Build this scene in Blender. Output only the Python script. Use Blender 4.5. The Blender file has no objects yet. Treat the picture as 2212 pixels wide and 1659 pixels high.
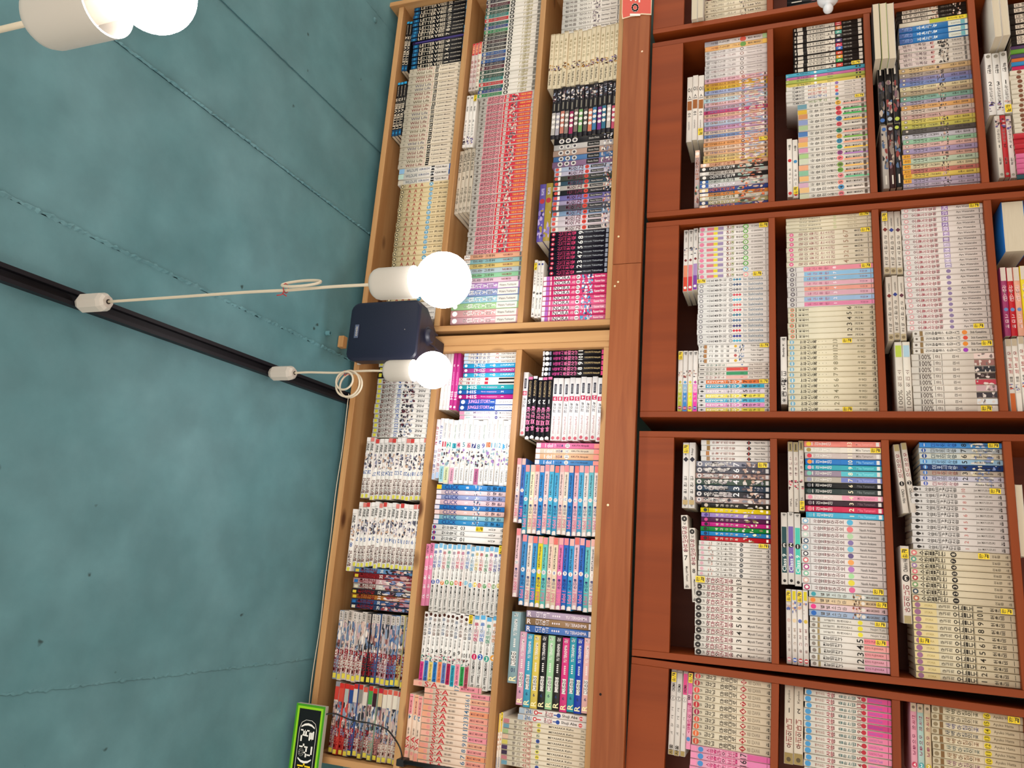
import bpy, bmesh, math, random, zlib
import numpy as np
from mathutils import Matrix, Vector

random.seed(7)
SC = bpy.context.scene
COL = SC.collection
EYE = 1.55                      # eye height above the floor, metres
D = 2.1                         # camera to bookcase fronts, metres

# ------------------------------------------------------------------ camera
FPX, CX, CY = 1650.0, 1106.0, 829.5          # the photograph is turned a quarter: world up points to its left
_z = np.array([-3451 - CX, 890 - CY, FPX]); _z /= np.linalg.norm(_z)
_x = np.array([1614 - CX, -5914 - CY, FPX]); _x -= _z * (_x @ _z); _x /= np.linalg.norm(_x)
_y = np.cross(_z, _x)
RM = np.stack([_x, _y, _z])                  # image axes (right, down, forward) -> world axes
cam = bpy.data.cameras.new('camera')
cam.sensor_fit = 'HORIZONTAL'; cam.sensor_width = 36.0; cam.lens = 36.0 * FPX / 2212.0
cam.clip_start = 0.02
camo = bpy.data.objects.new('camera', cam); COL.objects.link(camo)
_r, _u, _b = RM[:, 0], -RM[:, 1], -RM[:, 2]
camo.matrix_world = Matrix(((_r[0], _u[0], _b[0], 0), (_r[1], _u[1], _b[1], -D), (_r[2], _u[2], _b[2], EYE), (0, 0, 0, 1)))
SC.camera = camo

def at(px, py, Y=0.0):
    d = RM @ np.array([px - CX, py - CY, FPX]); t = (Y + D) / d[1]
    return Vector((t * d[0], Y, EYE + t * d[2]))

# ------------------------------------------------------------------ light
wd = bpy.data.worlds.new('world'); SC.world = wd; wd.use_nodes = True
bg = wd.node_tree.nodes['Background']; bg.inputs[0].default_value = (1.0, 0.905, 0.80, 1); bg.inputs[1].default_value = 1.0
BULB_STRENGTH = 23.0
BULB_COLOR = (1.0, 0.97, 0.96)
SC.view_settings.view_transform = 'Standard'; SC.view_settings.look = 'None'
SC.view_settings.gamma = 1.0; SC.view_settings.use_curve_mapping = False
SC.view_settings.exposure = 1.08

# ------------------------------------------------------------------ helpers
def lin(h):
    h = h.lstrip('#')
    v = [int(h[i:i + 2], 16) / 255 for i in (0, 2, 4)]
    return tuple(c / 12.92 if c <= 0.04045 else ((c + 0.055) / 1.055) ** 2.4 for c in v)

def nodes(name):
    m = bpy.data.materials.new(name); m.use_nodes = True
    nt = m.node_tree; return m, nt, nt.nodes['Principled BSDF']

def plain(name, hexc, rough=0.5, metal=0.0, noise=0.0, scale=40, spec=0.5):
    m, nt, p = nodes(name)
    p.inputs['Base Color'].default_value = (*lin(hexc), 1)
    p.inputs['Roughness'].default_value = rough; p.inputs['Metallic'].default_value = metal
    p.inputs['Specular IOR Level'].default_value = spec
    if noise:
        tc = nt.nodes.new('ShaderNodeTexCoord'); n = nt.nodes.new('ShaderNodeTexNoise'); n.inputs['Scale'].default_value = scale
        n.inputs['Detail'].default_value = 5
        nt.links.new(tc.outputs['Object'], n.inputs['Vector'])
        mx = nt.nodes.new('ShaderNodeMix'); mx.data_type = 'RGBA'; mx.blend_type = 'MULTIPLY'
        mx.inputs[0].default_value = noise; mx.inputs[6].default_value = (*lin(hexc), 1)
        nt.links.new(n.outputs['Color'], mx.inputs[7]); nt.links.new(mx.outputs[2], p.inputs['Base Color'])
        b = nt.nodes.new('ShaderNodeBump'); b.inputs['Strength'].default_value = 0.15; b.inputs['Distance'].default_value = 0.002
        nt.links.new(n.outputs['Fac'], b.inputs['Height']); nt.links.new(b.outputs[0], p.inputs['Normal'])
    return m

def wood(name, c0, c1, knot=None, axis='X', scale=1.0, rough=0.42, kn=0.18, spec=0.25):
    m, nt, p = nodes(name); N, L = nt.nodes, nt.links
    tc = N.new('ShaderNodeTexCoord'); oi = N.new('ShaderNodeObjectInfo')
    add = N.new('ShaderNodeVectorMath'); add.operation = 'MULTIPLY_ADD'
    L.new(oi.outputs['Random'], add.inputs[0]); add.inputs[1].default_value = (7.3, 3.1, 5.7); L.new(tc.outputs['Object'], add.inputs[2])
    mp = N.new('ShaderNodeMapping'); s = [22.0, 22.0, 22.0]; s['XYZ'.index(axis)] = 1.4
    mp.inputs['Scale'].default_value = [v * scale for v in s]
    L.new(add.outputs[0], mp.inputs['Vector'])
    n1 = N.new('ShaderNodeTexNoise'); n1.inputs['Scale'].default_value = 1.0; n1.inputs['Detail'].default_value = 7; n1.inputs['Distortion'].default_value = 0.8
    L.new(mp.outputs[0], n1.inputs['Vector'])
    rp = N.new('ShaderNodeValToRGB'); rp.color_ramp.elements[0].position = 0.32; rp.color_ramp.elements[1].position = 0.7
    rp.color_ramp.elements[0].color = (*lin(c1), 1); rp.color_ramp.elements[1].color = (*lin(c0), 1)
    L.new(n1.outputs['Fac'], rp.inputs[0]); out = rp.outputs[0]
    if knot:
        mp2 = N.new('ShaderNodeMapping'); k = [9.0, 9.0, 9.0]; k['XYZ'.index(axis)] = 4.5
        mp2.inputs['Scale'].default_value = k; L.new(add.outputs[0], mp2.inputs['Vector'])
        vo = N.new('ShaderNodeTexVoronoi'); vo.inputs['Scale'].default_value = 1.0; L.new(mp2.outputs[0], vo.inputs['Vector'])
        r2 = N.new('ShaderNodeValToRGB'); r2.color_ramp.elements[0].position = kn * 0.5; r2.color_ramp.elements[1].position = kn
        r2.color_ramp.elements[0].color = (1, 1, 1, 1); r2.color_ramp.elements[1].color = (0, 0, 0, 1)
        L.new(vo.outputs['Distance'], r2.inputs[0])
        mx = N.new('ShaderNodeMix'); mx.data_type = 'RGBA'; L.new(r2.outputs[0], mx.inputs[0]); L.new(out, mx.inputs[6])
        mx.inputs[7].default_value = (*lin(knot), 1); out = mx.outputs[2]
    L.new(out, p.inputs['Base Color'])
    b = N.new('ShaderNodeBump'); b.inputs['Strength'].default_value = 0.12; b.inputs['Distance'].default_value = 0.001
    L.new(n1.outputs['Fac'], b.inputs['Height']); L.new(b.outputs[0], p.inputs['Normal'])
    p.inputs['Roughness'].default_value = rough; p.inputs['Specular IOR Level'].default_value = spec
    return m

M = {}
M['pine_x'] = wood('pine_along', 'c69b6a', 'ad7e4f', '65402a', 'X')
M['pine_z'] = wood('pine_upright', 'c69b6a', 'ad7e4f', '65402a', 'Z')
M['cherry_x'] = wood('cherry_along', '904117', '7e3611', None, 'X', 0.6, 0.5)
M['cherry_z'] = wood('cherry_upright', '904117', '7e3611', None, 'Z', 0.6, 0.5)
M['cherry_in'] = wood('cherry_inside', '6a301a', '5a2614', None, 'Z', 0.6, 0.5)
M['plank'] = wood('stained_plank', '9f5b34', '8c4b28', None, 'X', 2.2, 0.45)
M['white'] = plain('white_enamel', 'bdb6ac', 0.35)
M['cable'] = plain('ivory_cable', 'c8bca6', 0.45)
M['track'] = plain('black_track', '16161c', 0.45, spec=.25)
M['red'] = plain('red_tie', 'b01018', 0.4)
M['speaker'] = plain('navy_plastic', '171b30', 0.45, noise=0.35, scale=600)
M['silver'] = plain('silver_plate', '6d7690', 0.3, 0.6)
M['steel'] = plain('screw_steel', 'd8c9a0', 0.3, 0.9)
M['dark'] = plain('dark_hole', '1c0d08', 0.9)
M['black'] = plain('black_rubber', '0c0c0d', 0.5)
M['porcelain'] = plain('porcelain', 'e8eaee', 0.12)
M['lime'] = plain('lime_border', '8fd01a', 0.4)
M['green'] = plain('green_border', '3f9416', 0.4)
M['signblack'] = plain('sign_black', '07090b', 0.35)
M['signwhite'] = plain('sign_white', 'f0efe8', 0.4)
M['signyellow'] = plain('sign_yellow', 'f5d415', 0.4)
M['signedge'] = plain('sign_edge', 'b9b5a8', 0.4)
M['tag'] = plain('red_card', 'd8574a', 0.6)
M['tagcore'] = plain('card_core', 'f0d6b8', 0.7)
M['wall'] = plain('wall_plaster', '6f8f8a', 0.8, noise=0.3, scale=12)
M['floor'] = wood('floor_boards', '8a6240', '6f4c30', None, 'Y', 0.6, 0.4)
M['yellow'] = plain('yellow_sticker', 'f2d312', 0.45)
M['ink'] = plain('black_ink', '17140c', 0.5)
M['bluecover'] = plain('blue_cover', '1f6fc4', 0.35)

m, nt, p = nodes('bulb_glow'); p.inputs['Base Color'].default_value = (1, 1, 1, 1)
p.inputs['Emission Color'].default_value = (*BULB_COLOR, 1); p.inputs['Emission Strength'].default_value = BULB_STRENGTH; M['bulb'] = m

# printed covers: colour per face, glossy laminate
m, nt, p = nodes('printed_cover')
a = nt.nodes.new('ShaderNodeAttribute'); a.attribute_name = 'tint'
n = nt.nodes.new('ShaderNodeTexNoise'); n.inputs['Scale'].default_value = 26; n.inputs['Detail'].default_value = 3
tc = nt.nodes.new('ShaderNodeTexCoord'); nt.links.new(tc.outputs['Object'], n.inputs['Vector'])
r = nt.nodes.new('ShaderNodeMapRange'); r.inputs['To Min'].default_value = 0.86; r.inputs['To Max'].default_value = 1.06
nt.links.new(n.outputs['Fac'], r.inputs['Value'])
mx = nt.nodes.new('ShaderNodeMix'); mx.data_type = 'RGBA'; mx.blend_type = 'MULTIPLY'; mx.inputs[0].default_value = 1
nt.links.new(a.outputs['Color'], mx.inputs[6]); nt.links.new(r.outputs[0], mx.inputs[7]); nt.links.new(mx.outputs[2], p.inputs['Base Color'])
p.inputs['Roughness'].default_value = 0.38; p.inputs['Specular IOR Level'].default_value = 0.22; M['cover'] = m

m, nt, p = nodes('paper_pages')
tc = nt.nodes.new('ShaderNodeTexCoord'); mp = nt.nodes.new('ShaderNodeMapping'); mp.inputs['Scale'].default_value = (60, 1, 1)
nt.links.new(tc.outputs['Object'], mp.inputs[0])
n = nt.nodes.new('ShaderNodeTexNoise'); n.inputs['Scale'].default_value = 2.0; nt.links.new(mp.outputs[0], n.inputs['Vector'])
rp = nt.nodes.new('ShaderNodeValToRGB'); rp.color_ramp.elements[0].color = (*lin('b7a98e'), 1); rp.color_ramp.elements[1].color = (*lin('e2d8c4'), 1)
nt.links.new(n.outputs['Fac'], rp.inputs[0]); nt.links.new(rp.outputs[0], p.inputs['Base Color']); p.inputs['Roughness'].default_value = 0.8
M['pages'] = m

# painted concrete ceiling: teal, blotchy, with pits and scuffs
m, nt, p = nodes('teal_paint'); N, L = nt.nodes, nt.links
g = N.new('ShaderNodeNewGeometry')
n1 = N.new('ShaderNodeTexNoise'); n1.inputs['Scale'].default_value = 2.6; n1.inputs['Detail'].default_value = 8; n1.inputs['Roughness'].default_value = 0.62
L.new(g.outputs['Position'], n1.inputs['Vector'])
rp = N.new('ShaderNodeValToRGB'); rp.color_ramp.elements[0].position = 0.3; rp.color_ramp.elements[1].position = 0.72
rp.color_ramp.elements[0].color = (*lin('52838b'), 1); rp.color_ramp.elements[1].color = (*lin('69969f'), 1); L.new(n1.outputs['Fac'], rp.inputs[0])
vo = N.new('ShaderNodeTexVoronoi'); vo.inputs['Scale'].default_value = 7.0; vo.inputs['Randomness'].default_value = 1.0
n0 = N.new('ShaderNodeTexNoise'); n0.inputs['Scale'].default_value = 30; L.new(g.outputs['Position'], n0.inputs['Vector'])
vm = N.new('ShaderNodeVectorMath'); vm.operation = 'MULTIPLY_ADD'; L.new(n0.outputs['Color'], vm.inputs[0]); vm.inputs[1].default_value = (.03, .03, .03); L.new(g.outputs['Position'], vm.inputs[2])
L.new(vm.outputs[0], vo.inputs['Vector'])
r2 = N.new('ShaderNodeValToRGB'); r2.color_ramp.elements[0].position = 0.022; r2.color_ramp.elements[1].position = 0.05
r2.color_ramp.elements[0].color = (1, 1, 1, 1); r2.color_ramp.elements[1].color = (0, 0, 0, 1); L.new(vo.outputs['Distance'], r2.inputs[0])
mx = N.new('ShaderNodeMix'); mx.data_type = 'RGBA'; L.new(r2.outputs[0], mx.inputs[0]); L.new(rp.outputs[0], mx.inputs[6]); mx.inputs[7].default_value = (*lin('2f4a4c'), 1)
n2 = N.new('ShaderNodeTexNoise'); n2.inputs['Scale'].default_value = 9; n2.inputs['Detail'].default_value = 6; L.new(g.outputs['Position'], n2.inputs['Vector'])
r3 = N.new('ShaderNodeMapRange'); r3.inputs['From Min'].default_value = 0.35; r3.inputs['From Max'].default_value = 0.7; r3.inputs['To Min'].default_value = 0.84; r3.inputs['To Max'].default_value = 1.05
L.new(n2.outputs['Fac'], r3.inputs['Value'])
m2 = N.new('ShaderNodeMix'); m2.data_type = 'RGBA'; m2.blend_type = 'MULTIPLY'; m2.inputs[0].default_value = 1; L.new(mx.outputs[2], m2.inputs[6]); L.new(r3.outputs[0], m2.inputs[7])
L.new(m2.outputs[2], p.inputs['Base Color']); p.inputs['Roughness'].default_value = 0.62
n4 = N.new('ShaderNodeTexNoise'); n4.inputs['Scale'].default_value = 60; n4.inputs['Detail'].default_value = 4; L.new(g.outputs['Position'], n4.inputs['Vector'])
b = N.new('ShaderNodeBump'); b.inputs['Strength'].default_value = 0.25; b.inputs['Distance'].default_value = 0.002
L.new(n4.outputs['Fac'], b.inputs['Height']); L.new(b.outputs[0], p.inputs['Normal']); M['teal'] = m

def link(name, me, mat, parent=None):
    o = bpy.data.objects.new(name, me); COL.objects.link(o)
    if mat is not None and not me.materials: me.materials.append(M[mat] if isinstance(mat, str) else mat)
    if parent is not None: o.parent = parent
    return o

def tag(o, label, cat, group=None):
    o['label'] = label; o['category'] = cat
    if group: o['group'] = group
    return o

def struct(o): o['kind'] = 'structure'; return o

def empty(name, loc=(0, 0, 0), parent=None):
    o = bpy.data.objects.new(name, None); COL.objects.link(o); o.location = loc
    if parent is not None: o.parent = parent
    return o

def box_me(name, x0, x1, y0, y1, z0, z1, bev=0.0):
    bm = bmesh.new(); bmesh.ops.create_cube(bm, size=1.0)
    for v in bm.verts:
        v.co = ((x0 + x1) / 2 + v.co.x * (x1 - x0), (y0 + y1) / 2 + v.co.y * (y1 - y0), (z0 + z1) / 2 + v.co.z * (z1 - z0))
    if bev: bmesh.ops.bevel(bm, geom=bm.edges[:], offset=bev, segments=1, affect='EDGES')
    me = bpy.data.meshes.new(name); bm.to_mesh(me); bm.free(); return me

def box(name, x0, x1, y0, y1, z0, z1, mat, parent=None, bev=0.0):
    return link(name, box_me(name, x0, x1, y0, y1, z0, z1, bev), mat, parent)

def lathe(name, prof, mat, parent=None, seg=32, axis='Z', smooth=True):
    vs, fs = [], []
    for r_, z_ in prof:
        for k in range(seg):
            a_ = 2 * math.pi * k / seg
            vs.append((r_ * math.cos(a_), r_ * math.sin(a_), z_) if axis == 'Z' else (z_, r_ * math.cos(a_), r_ * math.sin(a_)))
    for i in range(len(prof) - 1):
        for k in range(seg):
            k2 = (k + 1) % seg
            fs.append((i * seg + k, i * seg + k2, (i + 1) * seg + k2, (i + 1) * seg + k))
    me = bpy.data.meshes.new(name); me.from_pydata(vs, [], fs); me.update()
    if smooth:
        for q in me.polygons: q.use_smooth = True
        try: me.set_sharp_from_angle(angle=math.radians(40))
        except Exception: pass
    return link(name, me, mat, parent)

def tube(name, pts, rad, mat, parent=None, seg=10, cyclic=False):
    P = [Vector(q) for q in pts]; n_ = len(P); vs, fs = [], []
    up = Vector((0.13, 0.97, 0.2)).normalized()
    for i, q in enumerate(P):
        a_, c_ = (P[i - 1], P[(i + 1) % n_]) if cyclic else (P[max(i - 1, 0)], P[min(i + 1, n_ - 1)])
        t = (c_ - a_).normalized(); s_ = t.cross(up)
        if s_.length < 1e-4: s_ = t.cross(Vector((1, 0, 0)))
        s_.normalize(); w_ = s_.cross(t)
        for k in range(seg):
            an = 2 * math.pi * k / seg; vs.append(q + (s_ * math.cos(an) + w_ * math.sin(an)) * rad)
    for i in range(n_ if cyclic else n_ - 1):
        j = (i + 1) % n_
        for k in range(seg):
            k2 = (k + 1) % seg; fs.append((i * seg + k, i * seg + k2, j * seg + k2, j * seg + k))
    if not cyclic:
        fs.append(tuple(range(seg))[::-1]); fs.append(tuple((n_ - 1) * seg + k for k in range(seg)))
    me = bpy.data.meshes.new(name); me.from_pydata(vs, [], fs); me.update()
    for q in me.polygons: q.use_smooth = True
    return link(name, me, mat, parent)

def spline(pts, n=8):
    P = [Vector(q) for q in pts]; P = [P[0] * 2 - P[1]] + P + [P[-1] * 2 - P[-2]]; out = []
    for i in range(1, len(P) - 2):
        for k in range(n):
            t = k / n; a_, b_, c_, d_ = P[i - 1], P[i], P[i + 1], P[i + 2]
            out.append(0.5 * ((2 * b_) + (c_ - a_) * t + (2 * a_ - 5 * b_ + 4 * c_ - d_) * t * t + (3 * b_ - a_ - 3 * c_ + d_) * t ** 3))
    out.append(P[-2]); return out

_JC = {'ㄱ': [[(0, 1), (1, 1), (.92, 0)]], 'ㄴ': [[(0, 1), (0, 0), (1, 0)]], 'ㄷ': [[(1, 1), (0, 1), (0, 0), (1, 0)]], 'ㄹ': [[(0, 1), (1, 1), (1, .5), (0, .5), (0, 0), (1, 0)]],
       'ㅁ': [[(0, 1), (1, 1), (1, 0), (0, 0), (0, 1)]], 'ㅂ': [[(0, 1), (0, 0), (1, 0), (1, 1)], [(0, .52), (1, .52)]], 'ㅅ': [[(.5, 1), (.42, .5), (0, 0)], [(.5, .7), (1, 0)]],
       'ㅇ': [[(.5 + .5 * math.cos(a * math.pi / 5), .5 + .5 * math.sin(a * math.pi / 5)) for a in range(11)]], 'ㅈ': [[(0, 1), (1, 1)], [(.5, 1), (.42, .5), (0, 0)], [(.5, .62), (1, 0)]],
       'ㅊ': [[(.5, 1.08), (.5, .85)], [(0, .82), (1, .82)], [(.5, .82), (0, 0)], [(.5, .5), (1, 0)]], 'ㅋ': [[(0, 1), (1, 1), (.92, 0)], [(0, .52), (.95, .52)]], 'ㅌ': [[(1, 1), (0, 1), (0, 0), (1, 0)], [(0, .5), (.9, .5)]],
       'ㅍ': [[(0, 1), (1, 1)], [(0, 0), (1, 0)], [(.3, 1), (.3, 0)], [(.7, 1), (.7, 0)]], 'ㅎ': [[(.5, 1.1), (.5, .9)], [(0, .8), (1, .8)], [(.5 + .36 * math.cos(a * math.pi / 5), .3 + .3 * math.sin(a * math.pi / 5)) for a in range(11)]]}
_JV = {'ㅏ': [[(.3, 1), (.3, 0)], [(.3, .5), (1, .5)]], 'ㅑ': [[(.3, 1), (.3, 0)], [(.3, .65), (1, .65)], [(.3, .35), (1, .35)]], 'ㅓ': [[(.8, 1), (.8, 0)], [(0, .5), (.8, .5)]], 'ㅕ': [[(.8, 1), (.8, 0)], [(0, .65), (.8, .65)], [(0, .35), (.8, .35)]], 'ㅣ': [[(.6, 1), (.6, 0)]],
       'ㅐ': [[(.1, 1), (.1, 0)], [(.8, 1), (.8, 0)], [(.1, .5), (.8, .5)]], 'ㅒ': [[(.1, 1), (.1, 0)], [(.8, 1), (.8, 0)], [(.1, .62), (.8, .62)], [(.1, .38), (.8, .38)]], 'ㅔ': [[(.45, 1), (.45, 0)], [(.95, 1), (.95, 0)], [(0, .5), (.45, .5)]], 'ㅖ': [[(.45, 1), (.45, 0)], [(.95, 1), (.95, 0)], [(0, .62), (.45, .62)], [(0, .38), (.45, .38)]],
       'ㅗ': [[(0, .15), (1, .15)], [(.5, .15), (.5, .9)]], 'ㅛ': [[(0, .15), (1, .15)], [(.33, .15), (.33, .9)], [(.67, .15), (.67, .9)]], 'ㅜ': [[(0, .8), (1, .8)], [(.5, .8), (.5, 0)]], 'ㅠ': [[(0, .8), (1, .8)], [(.33, .8), (.33, 0)], [(.67, .8), (.67, 0)]], 'ㅡ': [[(0, .5), (1, .5)]]}
_L = 'ㄱ,ㄱㄱ,ㄴ,ㄷ,ㄷㄷ,ㄹ,ㅁ,ㅂ,ㅂㅂ,ㅅ,ㅅㅅ,ㅇ,ㅈ,ㅈㅈ,ㅊ,ㅋ,ㅌ,ㅍ,ㅎ'.split(',')
_V = 'ㅏ,ㅐ,ㅑ,ㅒ,ㅓ,ㅔ,ㅕ,ㅖ,ㅗ,ㅗㅏ,ㅗㅐ,ㅗㅣ,ㅛ,ㅜ,ㅜㅓ,ㅜㅔ,ㅜㅣ,ㅠ,ㅡ,ㅡㅣ,ㅣ'.split(',')
_F = ',ㄱ,ㄱㄱ,ㄱㅅ,ㄴ,ㄴㅈ,ㄴㅎ,ㄷ,ㄹ,ㄹㄱ,ㄹㅁ,ㄹㅂ,ㄹㅅ,ㄹㅌ,ㄹㅍ,ㄹㅎ,ㅁ,ㅂ,ㅂㅅ,ㅅ,ㅅㅅ,ㅇ,ㅈ,ㅊ,ㅋ,ㅌ,ㅍ,ㅎ'.split(',')
def hangul(ch, wt=.13):
    k = ord(ch) - 0xAC00; ini, vow, fin = _L[k // 588], _V[k % 588 // 28], _F[k % 28]
    segs = []
    def place(strokes, x0, x1, y0, y1):
        for st in strokes: segs.append([(x0 + x * (x1 - x0), y0 + y * (y1 - y0)) for x, y in st])
    def cons(j, x0, x1, y0, y1):
        w_ = (x1 - x0) / len(j)
        for i, q in enumerate(j): place(_JC[q], x0 + i * w_ + (.03 if i else 0), x0 + (i + 1) * w_ - (.03 if i < len(j) - 1 else 0), y0, y1)
    lo = .40 if fin else 0.0
    horiz = [q for q in vow if q in 'ㅗㅛㅜㅠㅡ']; vert = [q for q in vow if q not in 'ㅗㅛㅜㅠㅡ']; H_ = 1 - lo
    if horiz and vert: cons(ini, .06, .58, lo + H_ * .48, 1); place(_JV[horiz[0]], 0, .66, lo + H_ * .02, lo + H_ * .36); place(_JV[vert[0]], .72, 1, lo, 1)
    elif horiz: cons(ini, .18, .82, lo + H_ * .50, 1); place(_JV[horiz[0]], 0, 1, lo + H_ * .02, lo + H_ * .38)
    else: cons(ini, .02, .52, lo + H_ * .12, 1 - H_ * .06); place(_JV[vert[0]], .62, 1, lo, 1)
    if fin: cons(fin, .16, .86, .0, .28)
    vs, ts = [], []; r_ = wt / 2
    for st in segs:
        for (ax, ay), (bx, by) in zip(st, st[1:]):
            L_ = math.hypot(bx - ax, by - ay) or 1e-6; dx, dy = (bx - ax) / L_ * r_, (by - ay) / L_ * r_; n_ = len(vs)
            vs += [(ax - dx - dy, ay - dy + dx), (ax - dx + dy, ay - dy - dx), (bx + dx + dy, by + dy - dx), (bx + dx - dy, by + dy + dx)]; ts += [(n_, n_ + 1, n_ + 2), (n_, n_ + 2, n_ + 3)]
    return np.array(vs), np.array(ts)

_glyph = {}
def is_hangul(c): return 0xAC00 <= ord(c) <= 0xD7A3
def glyph(s, wt=.13):
    """(points normalised to a box 0..1 x 0..1, triangles, natural width, natural height)"""
    if (s, wt) in _glyph: return _glyph[s, wt]
    if any(map(is_hangul, s)):
        V_, T_, x = [], [], 0.0; n_ = 0
        for c in s:
            if c == ' ': x += .5; continue
            if is_hangul(c): v, t = hangul(c, wt); v = v * .88; adv = 1.0
            else: g, t, w, h = glyph(c); v = g * (w, h); adv = w + .12
            V_.append(v + (x, 0)); T_.append(t + n_); n_ += len(v); x += adv
        v, t = np.concatenate(V_), np.concatenate(T_)
    else:
        c = bpy.data.curves.new('lettering', 'FONT'); c.body = s; c.resolution_u = 2; c.offset = .012
        o = bpy.data.objects.new('lettering', c); COL.objects.link(o)
        dg = bpy.context.evaluated_depsgraph_get(); me = bpy.data.meshes.new_from_object(o.evaluated_get(dg))
        me.calc_loop_triangles()
        v = np.zeros(len(me.vertices) * 3); me.vertices.foreach_get('co', v); v = v.reshape(-1, 3)[:, :2]
        t = np.zeros(len(me.loop_triangles) * 3, int); me.loop_triangles.foreach_get('vertices', t); t = t.reshape(-1, 3)
        bpy.data.objects.remove(o); bpy.data.curves.remove(c); bpy.data.meshes.remove(me)
    lo, hi = v.min(0), v.max(0); w, h = np.maximum(hi - lo, 1e-3)
    _glyph[s, wt] = ((v - lo) / (w, h), t, w, h)
    return _glyph[s, wt]

# ------------------------------------------------------------------ the room
def ceil_z(Y): return EYE + 1.375 - 0.0565 * Y
struct(box('floor', -2.6, 3.4, -4.2, 0.26, -0.05, 0.0, 'floor'))
struct(box('wall_back', -2.6, 3.4, 0.26, 0.34, 0.0, 3.05, 'wall'))

def slab(name, x0, x1, y0, y1, dz, th, parent=None, mat='teal'):
    vs = [(x, y, ceil_z(y) + dz + k * th) for k in (0, 1) for (x, y) in ((x0, y0), (x1, y0), (x1, y1), (x0, y1))]
    fs = [(0, 3, 2, 1), (4, 5, 6, 7), (0, 1, 5, 4), (1, 2, 6, 5), (2, 3, 7, 6), (3, 0, 4, 7)]
    me = bpy.data.meshes.new(name); me.from_pydata([tuple(v) for v in vs], [], [f[::-1] for f in fs]); me.update()
    bm = bmesh.new(); bm.from_mesh(me); bmesh.ops.recalc_face_normals(bm, faces=bm.faces[:]); bm.to_mesh(me); bm.free()
    return link(name, me, mat, parent)
ceiling = struct(slab('ceiling', -2.6, 3.4, -4.2, 0.34, 0.012, 0.08))
seams = [-2.6, -1.4, -0.30, 0.64, 1.105, 1.43, 1.914, 2.6, 3.4]
rs = random.Random(3)
for i in range(len(seams) - 1):
    slab('ceiling_panel', seams[i] + (.002 if i in (3, 4) else .0003), seams[i + 1] - (.002 if i in (2, 3) else .0003), -4.2, 0.26, [0, .002, 0, .002, .004, .0008, .003, 0][i], 0.011, ceiling)
def ridge(x, wid, hgt, y0, y1, seed):
    q = random.Random(seed); vs, fs = [], []; n_ = 260
    for i in range(n_):
        y = y0 + (y1 - y0) * i / (n_ - 1); z = ceil_z(y) + 0.0005
        w_ = wid * q.uniform(.35, 1.2); h_ = hgt * q.uniform(.1, 1.3); c_ = x + q.uniform(-.2, .2) * wid
        vs += [(c_ - w_, y, z), (c_, y, z - h_), (c_ + w_ * q.uniform(.5, 1), y, z)]
    for i in range(n_ - 1):
        for k in (0, 1): fs.append((3 * i + k, 3 * i + k + 1, 3 * i + k + 4, 3 * i + k + 3))
    me = bpy.data.meshes.new('joint_bead'); me.from_pydata(vs, [], fs); me.update()
    return link('joint_bead', me, 'teal', ceiling)
ridge(0.643, .007, .0055, -1.9, .2, 1); ridge(1.108, .005, .006, -1.6, .2, 2); ridge(1.43, .003, .0015, -1.6, .2, 3); ridge(-0.30, .006, .0012, -1.6, .2, 4); ridge(1.914, .003, .001, -.8, .2, 5)

# ------------------------------------------------------------------ pine bookcases on the upper wall
PD = 0.21
def pine_case(x0, x1, s1, s2, label, right_tall=False):
    t = empty('pine_bookcase', ((x0 + x1) / 2, 0, EYE + .489)); tag(t, label, 'bookcase', 'pine bookcases')
    ox, oz = (x0 + x1) / 2, EYE + .489
    def B(name, a, b, y0, y1, c, d, mat): box(name, a - ox, b - ox, y0, y1, EYE + c - oz, EYE + d - oz, mat, t, .0012)
    B('side_panel', x0, x0 + .018, 0, PD, .489, 1.345, 'pine_z')
    B('side_panel', x1 - .018, x1, 0 if not right_tall else -.012, PD, .489, 1.36 if not right_tall else 1.395, 'pine_z')
    B('top_board', x0 + .0185, x1 - .0185, 0, PD, 1.325, 1.345, 'pine_x')
    B('bottom_board', x0 + .0185, x1 - .0185, 0, PD, .489, .508, 'pine_x')
    B('shelf', x0 + .0185, x1 - .0185, 0, PD, s1 - .020, s1, 'pine_x')
    B('shelf', x0 + .0185, x1 - .0185, 0, PD, s2 - .019, s2, 'pine_x')
    B('back_panel', x0, x1, PD, PD + .008, .489, 1.345, 'pine_z')
    return t
pine_case(.724, 2.02, 1.068, .785, 'pine bookcase with three shelves, upper one in the photo', True)
pine_case(-.578, .674, 1.055, .780, 'pine bookcase with three shelves, lower one in the photo')
o = box('pine_filler_board', -.0165, .0165, 0, .02, 0, .85, 'pine_z', None, .001); o.location = (.691, .0, EYE + .489); tag(o, 'narrow pine filler board between the two pine bookcases', 'board')
o = box('wood_wedge', -.019, .019, -.012, .012, -.010, .010, 'pine_x', None, .001); o.location = (at(749, 739, -.05).x, -.05, ceil_z(-.05) - .0112); tag(o, 'small raw wood block on the ceiling behind the speaker', 'wood block')

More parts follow.
